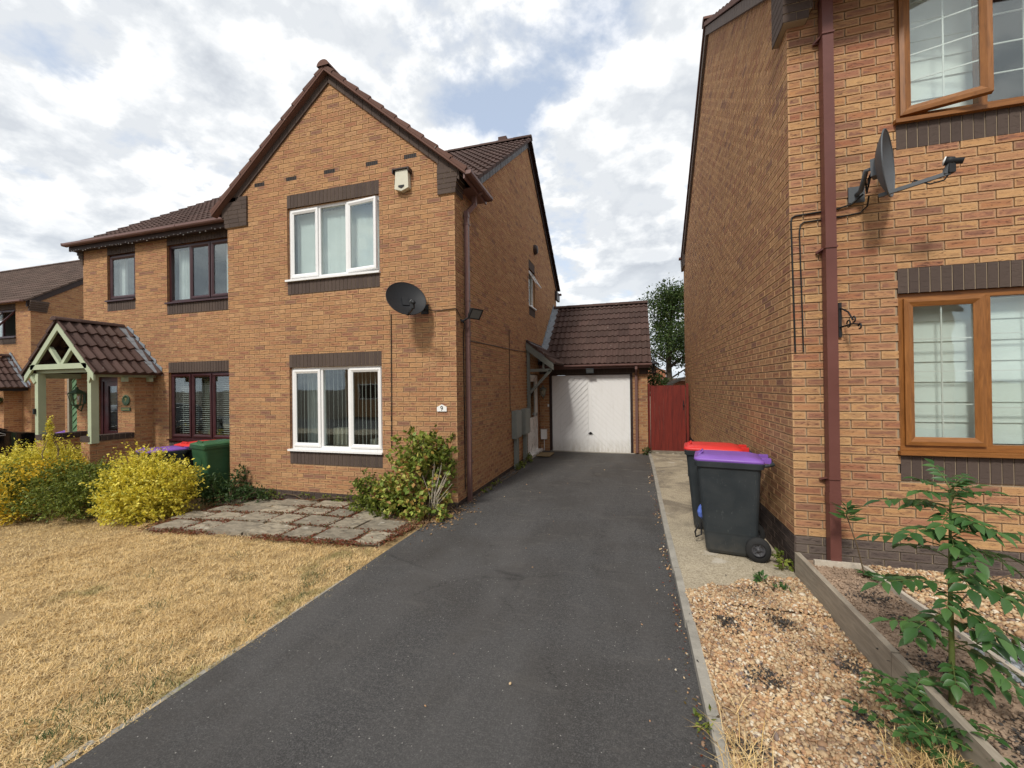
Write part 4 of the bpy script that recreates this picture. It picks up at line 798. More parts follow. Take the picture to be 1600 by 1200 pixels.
b = MB(); b.box(px+.84, px+.90, 5.25, 6.34, 2.07, 2.17); b.box(px-.90, px-.84, 5.25, 6.0, 2.07, 2.17); b.box(px-.95, px+.95, 6.33, 6.36, 2.2, 2.3); b.box(px+.83, px+.93, 5.75, 5.82, 1.98, 2.07); b.box(px+.83, px+.93, 6.2, 6.27, 1.98, 2.07); build('wall_plate', b, 'sage_paint', PO)
b = MB()
for sg in (1, -1):
    n = 6
    for i in range(n):
        q0, q1 = .04+i*1.02/n, .04+(i+1)*1.02/n+.02; z = lambda q: 3.24-q*sp
        b.prism([(px+sg*q0, 6.335, z(q0)+.02), (px+sg*q1, 6.335, z(q1)+.10), (px+sg*q1, 6.335, z(q1)-.08), (px+sg*q0, 6.335, z(q0)-.08)], (0, .012, 0)); b.prism([(px+sg*q0, 6.15, z(q0)-.005), (px+sg*q1, 6.15, z(q1)-.005), (px+sg*q1, 6.15, z(q1)-.02), (px+sg*q0, 6.15, z(q0)-.02)], (0, .19, 0))
build('lead_flashing', b, 'lead', PO)
for (x0, x1, ya) in ((-10.145, -9.905, 5.26), (-11.50, -11.27, 5.26)):
    b = MB(); brick_wall(b, FR(ya), [(x0, -.5), (x1, -.5), (x1, .83), (x0, .83)], zoff=.064, bh=BH, bl=BL, uoff=x0); brick_wall(b, FE(x1), [(ya, -.5), (5.995, -.5), (5.995, .83), (ya, .83)], zoff=.064, bh=BH, bl=BL, uoff=ya); b.box(x0, x1-.01, ya+.01, 5.99, .70, .825, 1); b.box(x0, x0+.01, ya+.01, 5.99, -.4, .825, 0)
    y = ya-.01
    while y < 5.95: b.box(x0-.012, x1+.012, y+.004, min(5.99, y+.092), .832, .94, 2); y += .098
    b.box(x0-.004, x1+.004, ya, 5.98, .835, .93, 1); build('low_wall', b, BM, PO)
# ------------------------------------------------------------ neighbour further along
HN = thing('brick_house', 'brick house further along the street with an open white window', 'house', (-25, 9.42, -.2))
FN = FR(9.42); BMr = BM; X0 = -20.85
opN = [(-23.5, -21.72, 3.80, 4.86)]; holN = [(-23.5, -21.72, 3.57, 3.80)]
b = MB(); brick_wall(b, FN, [(-26, -.5), (X0, -.5), (X0, 5.1), (-26, 5.1)], opN, holN+[(-23.5, -21.72, 4.86, 5.06)], zoff=.064, bh=BH, bl=BL); brick_wall(b, FE(X0), [(9.42, -.5), (17.2, -.5), (17.2, 5.1), (13.35, 8.0), (9.42, 5.05)], zoff=.064, bh=BH, bl=BL); build('wall', b, BM, HN)
b = MB(); b.box(-34, -26, 9.42, 17.2, -.5, 5.1); build('wall', b, 'brick_orange', HN)
for h in (holN[0], (-23.5, -21.72, 4.86, 5.06)): b = MB(); soldiers(b, FN, *h); build('soldier_course', b, SM, HN)
b = MB(); corbel(b, FE(X0), [(9.36-.0*i, 9.85, 4.72+.0757*i, 4.72+.0757*(i+1), .05+.03*i) for i in range(5)], back=-.02); build('corbel', b, SM, HN)
b = MB(); roof(b, (-34, 9.25, 5.07), (1, 0, 0), (0, 1, MS), 13.25, Lm, m=0, edge=1, sub=3); roof(b, (-34, 17.45, 5.07), (1, 0, 0), (0, -1, MS), 13.25, Lm, sub=3); ridge(b, (-34, 13.35, 5.07+4.1*MS), (-20.75, 13.35, 5.07+4.1*MS)); build('roof', b, 'tile_far', HN)
b = MB()
for (ya, yb) in ((9.3, 13.35), (17.4, 13.35)): b.prism([(X0, ya, 5.05), (X0, yb, 5.05+4.05*MS), (X0, yb, 4.85+4.05*MS), (X0, ya, 4.85)], (.05, 0, 0))
build('verge_board', b, 'dark_frame', HN)
b = MB(); gutter(b, (-34, 9.18, 5.08), (-20.8, 9.18, 5.08)); build('gutter', b, 'gutter_brown', HN)
window(HN, FN, *opN[0], [(1, 'f'), (1, 's', .62, 't')], fm='rosewood', blind=drapes, room='room_light')
PN = thing('porch', 'brown tiled porch on the house further along the street', 'porch', (-21.95, 8.3, -.2)); pX = -21.98; L_ = math.hypot(1.12, 1.12)
b = MB(); roof(b, (pX+1.12, 8.1, 1.95), (0, 1, 0), (-1, 0, 1.0), 1.3, L_, g=.345, edge=1, wv=.16, amp=.026, step=.04); roof(b, (pX-1.12, 8.1, 1.95), (0, 1, 0), (1, 0, 1.0), 1.3, L_, g=.345, edge=1, wv=.16, amp=.026, step=.04); ridge(b, (pX, 8.08, 3.10), (pX, 9.35, 3.10)); build('roof', b, 'tile_brown', PN)
b = MB()
for sg in (1, -1): b.prism([(pX, 9.40, 3.27), (pX+sg*1.15, 9.40, 2.10), (pX+sg*1.15, 9.40, 1.93), (pX, 9.40, 3.08)], (0, -.02, 0)); b.prism([(pX, 9.22, 3.12), (pX+sg*1.15, 9.22, 1.98), (pX+sg*1.15, 9.22, 1.96), (pX, 9.22, 3.10)], (0, .18, 0))
build('lead_flashing', b, 'lead', PN)
b = MB(); brick_wall(b, FR(8.95), [(-22.35, -.4), (-21.35, -.4), (-21.35, 1.95), (-22.35, 1.95)], zoff=.064, bh=BH, bl=BL); brick_wall(b, FE(-21.35), [(8.95, -.4), (9.42, -.4), (9.42, 1.95), (8.95, 1.95)], zoff=.064, bh=BH, bl=BL); build('wall', b, BM, PN)
b = MB(); b.box(-23.2, -22.4, 9.0, 9.05, 0, 1.95, 0); b.box(pX-.95, pX+1.0, 8.2, 8.3, 1.84, 1.95, 0); b.box(pX+.9, pX+1.0, 8.2, 9.4, 1.84, 1.95, 0); build('door', b, 'dish_dark', PN)
HB = thing('hanging_basket', 'small green hanging basket beside the far porch door', 'hanging basket', (-21.5, 8.8, 1.5))
b = MB(); b.lathe((-21.5, 8.8, 1.35), [(.02, 0), (.13, .04), (.17, .14)], k=12); build('basket', b, 'twig', HB)
b = MB(); r_ = np.random.default_rng(3); D = r_.normal(size=(160, 3)); D[:, 2] = np.abs(D[:, 2]); P_ = np.array([-21.5, 8.8, 1.47])+D*.07; leaves_b(b, P_, D, .09, .6, 0, r_); build('foliage', b, 'leaf_dark', HB)
# a gable further off
HF = thing('brick_house', 'distant brick gable glimpsed at the left above the far roof', 'house', (-42, 16, 0))
b = MB(); b.box(-48.5, -39.1, 16, 26, -.5, 6.4, 0); b.prism([(-48.5, 16, 6.4), (-39.1, 16, 6.4), (-43.8, 16, 10.0)], (0, 10, 0)); build('wall', b, 'brick_orange', HF)
b = MB(); 
for sg in (1, -1): b.prism([(-43.8, 15.7, 10.2), (-43.8+sg*5.3, 15.7, 6.15), (-43.8+sg*5.3, 15.7, 5.95), (-43.8, 15.7, 10.0)], (0, 10.5, 0))
build('roof', b, 'tile_far', HF)
# ------------------------------------------------------------ garage
GA = thing('garage', 'attached garage with white herringbone door and steep brown tiled roof', 'garage', (-1.1, 11.38, -.03)); FG = FR(11.38)
b = MB(); brick_wall(b, FG, [(-2.54, -.3), (.34, -.3), (.34, 2.33), (-2.54, 2.33)], [(-2.27, -.03, -.1, 2.10)], [(-2.54, .10, 2.10, 2.34)], zoff=.064, bh=BH, bl=BL, uoff=-.03); b.box(.24, .335, 11.4, 16, -.3, 2.3, 0); b.prism([(.24, 11.3, 2.3), (.24, 16, 2.3), (.24, 13.67, 4.2)], (.09, 0, 0)); b.box(-2.54, .24, 15.9, 16, -.3, 2.3, 0); build('wall', b, BM, GA)
b = MB(); soldiers(b, FG, -2.54, .10, 2.105, 2.34, c=.003); corbel(b, FG, [(.14, .35+.012*i, 2.06+.0757*i, 2.06+.0757*(i+1), .02) for i in range(4)]); build('soldier_course', b, ['brick_brown', 'soffit_brown', 'mortar'], GA)
b = MB(); b.box(-2.27, -2.20, -.05, 2.10, -.08, -.0, 0, FG); b.box(-.095, -.03, -.05, 2.10, -.08, -.0, 0, FG); b.box(-2.20, -.095, 2.065, 2.10, -.08, -.0, 0, FG); build('door_frame', b, 'dark_frame', GA)
b = MB(); x0, x1, z0, z1 = -2.195, -.10, -.035, 2.06; xc = (x0+x1)/2; b.box(x0, x1, z0, z1, -.055, -.045, 0, FG)
for sg in (-1, 1):
    half = [(xc-.055, z0+.05), (xc-.055, z1-.03), (x0+.02, z1-.03), (x0+.02, z0+.05)] if sg < 0 else [(xc+.055, z0+.05), (x1-.02, z0+.05), (x1-.02, z1-.03), (xc+.055, z1-.03)]
    if sg < 0: half = [half[3], half[0], half[1], half[2]]
    k = -3.0
    while k < 3.2:
        # strips rise towards the centre
        if sg < 0: P = [(x0-1, k-1), (xc+1, k-1+(xc-x0)+2), (xc+1, k-1+(xc-x0)+2+.125), (x0-1, k-1+.125)]
        else: P = [(xc-1, k+(x1-xc)+1), (x1+1, k-1), (x1+1, k-1+.125), (xc-1, k+(x1-xc)+1+.125)]
        pg = clipc(P, half)
        if len(pg) >= 3 and area(pg) > .0008: b.prism([FG(u, v, -.0455) for u, v in pg], (0, -.020, 0))
        k += .155
b.box(x0, x0+.018, z0, z1, -.045, -.030, 0, FG); b.box(x1-.018, x1, z0, z1, -.045, -.030, 0, FG); b.box(xc-.045, xc+.045, z0, z1, -.045, -.033, 0, FG); b.box(x0+.018, xc-.045, z0, z0+.045, -.045, -.032, 0, FG); b.box(xc+.045, x1-.018, z0, z0+.045, -.045, -.032, 0, FG)
GD = build('garage_door', b, 'garage_white', GA)
b = MB(); b.lathe((xc, 11.42, .48), [(.0, .06), (.012, .055), (.012, .02), (.035, .015), (.035, 0)], ax=(0, -1, 0), k=14); b.box(xc-.055, xc+.055, 11.375, 11.39, .47, .49); build('handle', b, 'black_plastic', GD)
b = MB(); b.box(x0-.05, x1+.1, 11.28, 11.42, -.1, -.022); build('threshold', b, 'concrete_kerb', GA)
b = MB(); GP = .80; roof(b, (-2.52, 11.18, 2.34), (1, 0, 0), (0, 1, GP), 2.96, math.hypot(2.47, 2.47*GP), g=.33, wv=.15, amp=.018, step=.032, edge=1); roof(b, (-2.52, 16.15, 2.34), (1, 0, 0), (0, -1, GP), 2.96, math.hypot(2.47, 2.47*GP), g=.33, edge=1); ridge(b, (-2.5, 13.66, 4.33), (.45, 13.66, 4.33)); build('roof', b, 'tile_brown', GA)
b = MB(); gutter(b, (-1.80, 11.12, 2.33), (.45, 11.12, 2.33), .055); b.box(-2.5, .40, 11.17, 11.20, 2.22, 2.35); build('gutter', b, 'gutter_brown', GA)
b = MB(); sqpipe(b, .06, 11.32, 0, 2.05, .065, clips=(.62, 1.5)); b.bar((.06, 11.32, 2.04), (.06, 11.14, 2.2), .06, .06); b.bar((.06, 11.13, 2.18), (.06, 11.13, 2.30), .06, .06, up=(0, 1, 0)); build('downpipe', b, 'gutter_brown', GA)
b = MB()
for i in range(9): q0, q1 = i/9, (i+1)/9; y0, y1 = 11.25+2.4*q0, 11.25+2.4*q1; z0, z1 = 2.46+2.4*GP*q0, 2.46+2.4*GP*q1; b.prism([(-2.54, y0, z0-.05), (-2.54, y1, z1-.05), (-2.54, y1, z1+.12), (-2.54, y0, z0+.05)], (.012, 0, 0)); b.prism([(-2.53, y0, z0), (-2.53, y1, z1), (-2.36, y1, z1-.01), (-2.36, y0, z0-.01)], (0, 0, .01))
build('lead_flashing', b, 'lead', GA)
def floodlight(name, label, p, d, s=.15, wallp=None, mat='dish_dark', rx=None):
    t = thing(name, label, 'floodlight', p); d = Vector(d).normalized(); p = Vector(p); sd_ = d.cross(Vector((0, 0, 1))).normalized(); up = sd_.cross(d)
    b = MB(); pr = [(-.5, -.36, 0), (.5, -.36, 0), (.5, .36, 0), (-.5, .36, 0)]; V = []
    for (k, q) in ((1, 0), (.62, -.32)): V += [tuple(p+sd_*(x*s*k)+up*(y*s*k)+d*(q*s)) for x, y, _ in pr]
    b.add(V, [(0, 1, 5, 4), (1, 2, 6, 5), (2, 3, 7, 6), (3, 0, 4, 7), (4, 5, 6, 7)]); fr_ = [tuple(p+sd_*(x*s*k)+up*(y*s*k)+d*.008) for k in (1, .82) for x, y, _ in pr]; b.add(fr_, [(i, (i+1) % 4, 4+(i+1) % 4, 4+i) for i in range(4)]); b.add(V[:4]+fr_[:4], [(i, (i+1) % 4, 4+(i+1) % 4, 4+i) for i in range(4)]); build('housing', b, mat, t)
    b = MB(); b.add([tuple(p+sd_*(x*s*.82)+up*(y*s*.82)+d*.004) for x, y, _ in pr], [(0, 1, 2, 3)]); build('lens', b, 'lamp_glass', t)
    b = MB(); q = p-d*(.33*s); wp = Vector(wallp or tuple(q)); b.tube([q, q+Vector((0, 0, -.25*s)), wp], .014, 8); b.lathe(wp, [(.04, 0), (.04, .02), (0, .02)], ax=(q-wp).normalized() if (q-wp).length > .001 else (0, 0, 1), k=12); build('bracket', b, mat, t); return t
floodlight('floodlight', 'small grey floodlight above the white garage door', (-1.12, 11.16, 2.17), (0, -.85, -.5), .20, (-1.12, 11.38, 2.16), 'dish_grey')
floodlight('floodlight', 'black floodlight on the house corner by the brown downpipe', (-2.30, 5.90, 2.90), (.75, -.35, -.55), .24, (-2.53, 5.90, 2.80))
def lantern(label, x, y, z, s, yw, mat='black_plastic', hang=False):
    t = thing('wall_lantern', label, 'lantern', (x, y, z))
    b = MB(); b.lathe((x, y, z), [(.0, .66*s), (.05*s, .64*s), (.05*s, .58*s), (.26*s, .44*s), (.24*s, .40*s)], k=6, sm=False); b.lathe((x, y, z), [(.0, -.12*s), (.05*s, -.1*s), (.05*s, -.04*s), (.16*s, 0), (.16*s, .03*s)], k=6, sm=False)
    for j in range(6): a = math.pi/3*j; b.bar((x+.15*s*math.cos(a), y+.15*s*math.sin(a), z+.02*s), (x+.23*s*math.cos(a), y+.23*s*math.sin(a), z+.42*s), .02*s, .02*s)
    build('lantern_frame', b, mat, t); b = MB(); b.lathe((x, y, z), [(.14*s, .03*s), (.215*s, .41*s)], k=6, sm=False); build('lantern_glass', b, 'glass', t)
    b = MB(); zt = z+.66*s if hang else z-.1*s; b.tube([(x, yw, z+.2*s), (x, (y+yw)/2, zt+(.12*s if hang else -.12*s)), (x, y, zt)], .018*s+.004, 6); b.box(x-.07*s, x+.07*s, yw-.015, yw+.0, z+.05*s, z+.4*s); build('lantern_arm', b, mat, t); return t
lantern('ornate pale wall lantern between the side door and the garage', -2.41, 11.22, 1.52, .42, 11.375, 'meter_grey')
lantern('black lantern hanging at the garage corner above the red gate', .50, 11.26, 2.08, .55, 11.33, 'black_plastic', True)
lantern('dark green wall lantern on the porch of the attached house', -11.42, 5.86, 1.50, .60, 5.995, 'sign_green')
b = MB(); b.box(-2.50, -2.34, 11.28, 11.37, .30, .56); b.box(-2.505, -2.335, 11.275, 11.375, .56, .575); b.tube([(-2.42, 11.35, .3), (-2.42, 11.35, -.02)], .012, 6); tag(build('white_cable_box', b, 'upvc_white'), 'small white box low on the wall left of the garage door', 'cable box')
b = MB(); b.box(-2.315, -2.275, 11.36, 11.378, 1.20, 1.27); tag(build('door_bell', b, 'upvc_white'), 'tiny white bell push on the dark garage door frame', 'door bell')
# red gate
GT = thing('garden_gate', 'dark red boarded timber gate between the garage and the right house', 'gate', (.86, 11.5, -.03))
b = MB()
for i in range(8): x = .415+i*.107; b.box(x, x+.1045, 11.50+random.uniform(-.001, .001), 11.52, -.0+random.uniform(0, .01), 1.755+random.uniform(-.003, .003))
build('boards', b, 'red_gate', GT); b = MB(); b.box(.345, .40, 11.47, 11.53, -.05, 1.80); b.box(1.285, 1.345, 11.47, 11.53, -.05, 1.80); build('gate_post', b, 'red_gate', GT)
b = MB(); b.box(1.215, 1.235, 11.485, 11.50, 1.12, 1.36); b.lathe((1.225, 11.49, 1.24), [(0, .03), (.02, .03), (.02, 0)], ax=(0, -1, 0), k=10); build('handle', b, 'black_plastic', GT)
b = MB(); b.box(.40, 1.38, 11.15, 11.48, -.02, .055); tag(build('gate_step', b, 'slab'), 'pale stone step under the red garden gate', 'step')
# ------------------------------------------------------------ right house
HR = thing('brick_house', 'near brick house on the right with wood-coloured window frames', 'house', (4.4, 4.365, .0)); FRr = FR(4.365); BR = ['brick_multi', 'mortar_pale', 'plinth_brown']; XR = 1.392
opR = [(2.195, 3.995, 1.169, 2.550), (2.20, 4.0, 4.01, 5.38)]; holR = [(2.195, 3.995, .944, 1.169), (2.195, 3.995, 2.550, 2.766), (2.20, 4.0, 3.79, 4.01), (2.20, 4.0, 5.38, 5.6)]; zo = .403-.0757*5
b = MB(); brick_wall(b, FRr, [(XR, -.2), (7.6, -.2), (7.6, 5.75), (XR, 5.75)], opR, holR, zoff=zo, plinth=.395, uoff=XR, bh=BH, bl=BL); build('front_wall', b, BR, HR)
b = MB(); brick_wall(b, FW(XR), [(4.365, -.2), (12.6, -.2), (12.6, 5.45), (8.25, 8.17), (4.365, 5.45)], (), (), zoff=zo, plinth=.395, uoff=4.365+.1135, bh=BH, bl=BL); b.box(XR+.01, 7.6, 12.5, 12.59, -.2, 5.4, 0); b.box(7.5, 7.59, 4.4, 12.5, -.2, 5.4, 0); build('side_wall', b, ['brick_orange', 'mortar', 'brick_brown'], HR)
SMr = ['brick_brown', 'mortar_pale']
b = MB()
for h in holR: b = MB(); soldiers(b, FRr, *h, n=24); build('soldier_course', b, SMr, HR)
b = MB(); corbel(b, FRr, [(XR-.055-.0*i, 1.54+.03*(i > 0), 5.045+.0757*i, 5.045+.0757*(i+1), .085+.004*i) for i in range(9)], back=-.23); build('corbel', b, SMr, HR)
b = MB(); corbel(b, FW(XR), [(12.2, 12.85+.03*i, 5.03+.0757*i, 5.03+.0757*(i+1), .04) for i in range(6)], back=-.2); build('rear_corbel', b, SMr, HR)
b = MB(); MR = .702
n = 34
for (ya, yb) in ((4.15, 8.25), (12.75, 8.25)):
    for i in range(n):
        p, q = i/n, (i+1)/n; y0, y1 = ya+(yb-ya)*p, ya+(yb-ya)*q; z = lambda y: 8.30-MR*abs(y-8.25); e = (y1-y0)*.03
        b.prism([(XR, y0+e, z(y0+e)), (XR, y1-e, z(y1-e)), (XR, y1-e, z(y1-e)-.15), (XR, y0+e, z(y0+e)-.15)], (-.05, 0, 0))
build('verge_band', b, 'verge_stone', HR)
b = MB(); Lr = math.hypot(4.25, 4.25*MR); roof(b, (XR-.07, 4.0, 8.34-4.25*MR), (1, 0, 0), (0, 1, MR), 6.4, Lr, m=0, edge=1); roof(b, (XR-.07, 12.5+.0, 8.34-4.25*MR), (1, 0, 0), (0, -1, MR), 6.4, Lr, m=0, edge=1); ridge(b, (XR-.08, 8.25, 8.37), (7.7, 8.25, 8.37))
for (ya, yb) in ((4.0, 8.25), (12.5, 8.25)): b.prism([(XR-.05, ya, 8.32-MR*4.25), (XR-.05, yb, 8.32), (XR-.05, yb, 8.39), (XR-.05, ya, 8.39-MR*4.25)], (-.03, 0, 0))
build('roof', b, 'tile_red', HR)
b = MB(); gutter(b, (XR-.1, 3.92, 5.36), (7.7, 3.92, 5.36)); build('gutter', b, 'pipe_brown', HR); b = MB(); gutter(b, (XR-.12, 12.62, 5.36), (7.7, 12.62, 5.36)); build('gutter', b, 'pipe_brown', HR)
b = MB(); b.box(XR+.15, 7.6, 4.0, 4.36, 5.46, 5.48); build('soffit', b, 'soffit_brown', HR)
b = MB(); sqpipe(b, 1.672, 4.30, .16, 5.2, .082, clips=(), joints=()); 
for z in (.95, 2.98, 4.86): b.box(1.672-.047, 1.672+.047, 4.25, 4.345, z-.008, z+.008); b.box(1.59, 1.63, 4.335, 4.360, z-.03, z-.012); b.bar((1.59, 4.35, z-.02), (1.63, 4.30, z), .012, .016)
for z in (.78,): b.box(1.672-.045, 1.672+.045, 4.256, 4.344, z-.05, z+.05)
b.bar((1.672, 4.30, 5.18), (1.672, 3.98, 5.34), .075, .075); build('downpipe', b, 'pipe_brown', HR)
def left_glare_sheet(w_, F, a0, a1, b0, b1, c): roller(1.0)(w_, F, a0, a0+(a1-a0)*.335, b0, b1, c)  # no real blind: added pale sheet imitating the sky reflection in the left pane
window(HR, FRr, *opR[0], [(1, 's'), (1.0, 'f'), (1, 's')], fm='oak_v', fm2='oak_h', rec=.03, fw=.058, sw=.070, bars=(4, 2), blind=roller(1), sillmat='oak_h', room='room_light', label='downstairs wood-coloured window with pale blind and white glazing bars')
window(HR, FRr, *opR[1], [(1, 's', .30), (1.0, 'f'), (1, 's')], fm='oak_v', fm2='oak_h', rec=.03, fw=.058, sw=.070, bars=(5, 2), blind=left_glare_sheet, sillmat='oak_h', room='room_wall', label='upstairs wood-coloured window with its left sash open')
# ------------------------------------------------------------ satellite dishes
def dish(label, c, nrm, rx, rz_, roll, wall, armdir, mat, rim='dish_dark', lnb=.42, lnb_off=(0, 0, 0)):
    t = thing('satellite_dish', label, 'satellite dish', c); c = Vector(c); n = Vector(nrm).normalized(); sx = Vector((0, 0, 1)).cross(n).normalized(); sy = n.cross(sx)
    q = Matrix.Rotation(roll, 3, n); sx, sy = q @ sx, q @ sy
    b = MB(); K = 40; rings = 7; V = []
    def pt(i, a, off): k = i/rings; return tuple(c+sx*(rx*k*math.cos(a))+sy*(rz_*k*math.sin(a))+n*(.075*(k*k-1)+off))
    for off in (0, -.006):
        V += [pt(i, 2*math.pi*j/K, off) for i in range(1, rings+1) for j in range(K)]
    F = [(i*K+j, i*K+(j+1) % K, (i+1)*K+(j+1) % K, (i+1)*K+j) for i in range(rings-1) for j in range(K)]; F2 = [tuple(x+rings*K for x in f)[::-1] for f in F]
    b.add(V, F+F2, 0, sm=True); b.add(V[:K]+V[rings*K:rings*K+K], [tuple(range(K)), tuple(range(K, 2*K))], 0); build('reflector', b, mat, t)
    b = MB(); b.tube([pt(rings, 2*math.pi*j/K, -.003) for j in range(K+1)], .006, 6); build('rim', b, rim, t)
    bot = c-sy*rz_*.9-n*.02; ad = Vector(armdir).normalized(); e = bot+ad*lnb
    b = MB(); b.bar(bot-ad*.05, e, .022, .028); b.bar(e-ad*.03, e+Vector((0, 0, .085)), .028, .034, up=(0, 1, 0)); build('feed_arm', b, rim, t)
    b = MB(); hd = e+Vector((0, 0, .085)); fd = (c-hd).normalized(); b.lathe(hd-fd*.02, [(0, -.05), (.022, -.05), (.022, 0), (.03, .005), (.032, .05), (0, .052)], ax=fd, k=14); b.box(hd.x-.02, hd.x+.02, hd.y-.02, hd.y+.02, hd.z-.09, hd.z-.02); LN = build('receiver_head', b, 'dish_dark', t)
    b = MB(); b.lathe(hd-fd*.02, [(.031, .045), (.031, .058), (0, .064)], ax=fd, k=14); build('cap', b, 'sign_white', LN)
    w_ = Vector(wall); back = c-n*.08; b = MB(); b.bar(back-sy*.08, back+sy*.06, .10, .05, up=tuple(n)); b.tube([back, back-n*.06, w_+Vector((0, -.08, 0)), w_], .019, 8); b.box(w_.x-.06, w_.x+.06, w_.y-.012, w_.y, w_.z-.07, w_.z+.07); build('wall_bracket', b, rim, t)
    return hd, bot
hd1, bt1 = dish('dark grey oval satellite dish on the gabled house front', (-3.168, 5.36, 3.096), (.641, -.641, .423), .290, .285, 0, (-3.05, 5.70, 2.98), (.66, -.68, .12), 'dish_dark', lnb=.27)
hd2, bt2 = dish('pale grey satellite dish seen edge-on on the near right house', (1.995, 4.06, 3.555), (.82, -.565, .02), .245, .265, 0, (1.90, 4.355, 3.44), (.80, -.42, .10), 'dish_grey', 'dish_grey', lnb=.36)
def cable(label, pts, r=.006, name='cable', mat='cable_black', smooth=True):
    b = MB(); b.tube(pts, r, 6); return tag(build(name, b, mat), label, 'cable', 'black cables on the walls')
cable('black cable running down the gabled front from below the dish', [(-3.645, 5.70, 2.95), (-3.65, 5.70, 1.8), (-3.66, 5.70, .84)], .007)
cable('thin cable from the dark dish round the house corner to the floodlight', [(-3.05, 5.62, 2.99), (-2.96, 5.68, 2.97), (-2.88, 5.698, 2.95), (-2.54, 5.698, 2.965), (-2.535, 5.72, 2.96), (-2.53, 5.85, 2.86)], .006)
cable('thin cable along the shaded side wall down to the meter boxes', [(-2.537, 6.1, 2.53), (-2.537, 7.3, 2.56), (-2.537, 8.45, 2.58), (-2.537, 9.9, 2.62)], .006)
cable('vertical cable on the shaded side wall above the meter boxes', [(-2.536, 8.45, 3.0), (-2.536, 8.46, 1.25)], .006)
cable('black cable from the floodlight down beside the left downpipe', [(-2.50, 5.93, 2.78), (-2.535, 5.965, 2.6), (-2.535, 5.975, 1.0), (-2.535, 5.97, .2)], .007)
cable('outer black cable from the pale dish along the front and down the corner', [(1.93, 4.30, 3.42), (1.86, 4.345, 3.36), (1.75, 4.355, 3.335), (1.43, 4.355, 3.315), (1.405, 4.355, 3.30), (1.400, 4.355, 3.26), (1.410, 4.355, 2.6), (1.418, 4.355, 2.07)], .0075)
cable('inner black cable from the pale dish down the front by the downpipe', [(1.97, 4.30, 3.40), (1.98, 4.35, 3.33), (1.93, 4.355, 3.28), (1.75, 4.355, 3.26), (1.50, 4.355, 3.25), (1.475, 4.355, 3.23), (1.465, 4.355, 3.17), (1.475, 4.355, 2.6), (1.482, 4.355, 2.07)], .0065)
cable('looped black cable hanging under the receiver of the pale dish', [tuple(hd2+Vector((0, 0, -.08))), tuple(hd2+Vector((-.03, .02, -.13))), tuple(hd2+Vector((-.10, .05, -.135))), tuple(hd2+Vector((-.17, .10, -.07))), tuple(bt2+Vector((.12, -.06, .01)))], .006)
cable('tangle of black cable behind the pale dish', [(1.93, 4.25, 3.42), (1.90, 4.2, 3.55), (1.95, 4.12, 3.62), (1.92, 4.2, 3.50), (1.90, 4.16, 3.44), (1.95, 4.2, 3.58), (1.93, 4.25, 3.40)], .007)
# scroll bracket
b = MB(); xx, yy = 1.765, 4.352; b.box(xx-.012, xx+.012, yy-.006, yy+.006, 2.19, 2.50); b.tube([(xx, yy-.01, 2.45), (xx+.02, yy-.10, 2.40), (xx+.02, yy-.18, 2.32)], .007, 6); b.tube([(xx, yy-.01, 2.28), (xx+.03, yy-.15, 2.29), (xx+.04, yy-.26, 2.27)], .008, 6)
for (cy, cz, r) in ((-.17, 2.325, .025), (-.265, 2.255, .022), (-.08, 2.30, .03)): b.tube([(xx+.03, yy+cy+r*math.cos(a), cz+r*math.sin(a)) for a in np.linspace(0, 5.2, 12)], .006, 6)
tag(build('basket_bracket', b, 'black_plastic'), 'empty black scrolled hanging basket bracket between downpipe and window', 'bracket')
# alarm boxes
b = MB(); b.prism([(-3.51, 5.70, 4.86), (-3.49, 5.70, 5.14), (-3.28, 5.70, 5.14), (-3.27, 5.70, 4.86), (-3.39, 5.70, 4.82)], (0, -.075, 0)); AB = build('alarm_box', b, 'cream'); tag(AB, 'cream burglar alarm box right of the upstairs white window', 'alarm box')
b = MB(); b.box(-3.54, -3.25, 5.60, 5.705, 5.145, 5.165); b.box(-3.54, -3.52, 5.60, 5.705, 5.10, 5.145); b.box(-3.27, -3.25, 5.60, 5.705, 5.10, 5.145); build('hood', b, 'dark_frame', AB); b = MB(); b.prism([(-3.44, 5.622, 4.885), (-3.39, 5.622, 4.86), (-3.34, 5.622, 4.885), (-3.34, 5.622, 4.905), (-3.44, 5.622, 4.905)], (0, -.006, 0)); build('strobe_slot', b, 'black_plastic', AB)
b = MB(); b.lathe((-2.545, 10.95, 5.48), [(.13, 0), (.13, .05), (.10, .09), (0, .10)], ax=(1, 0, 0), k=16); tag(build('wall_vent', b, 'soffit_brown'), 'small round dark vent cowl high on the shaded side wall', 'vent')
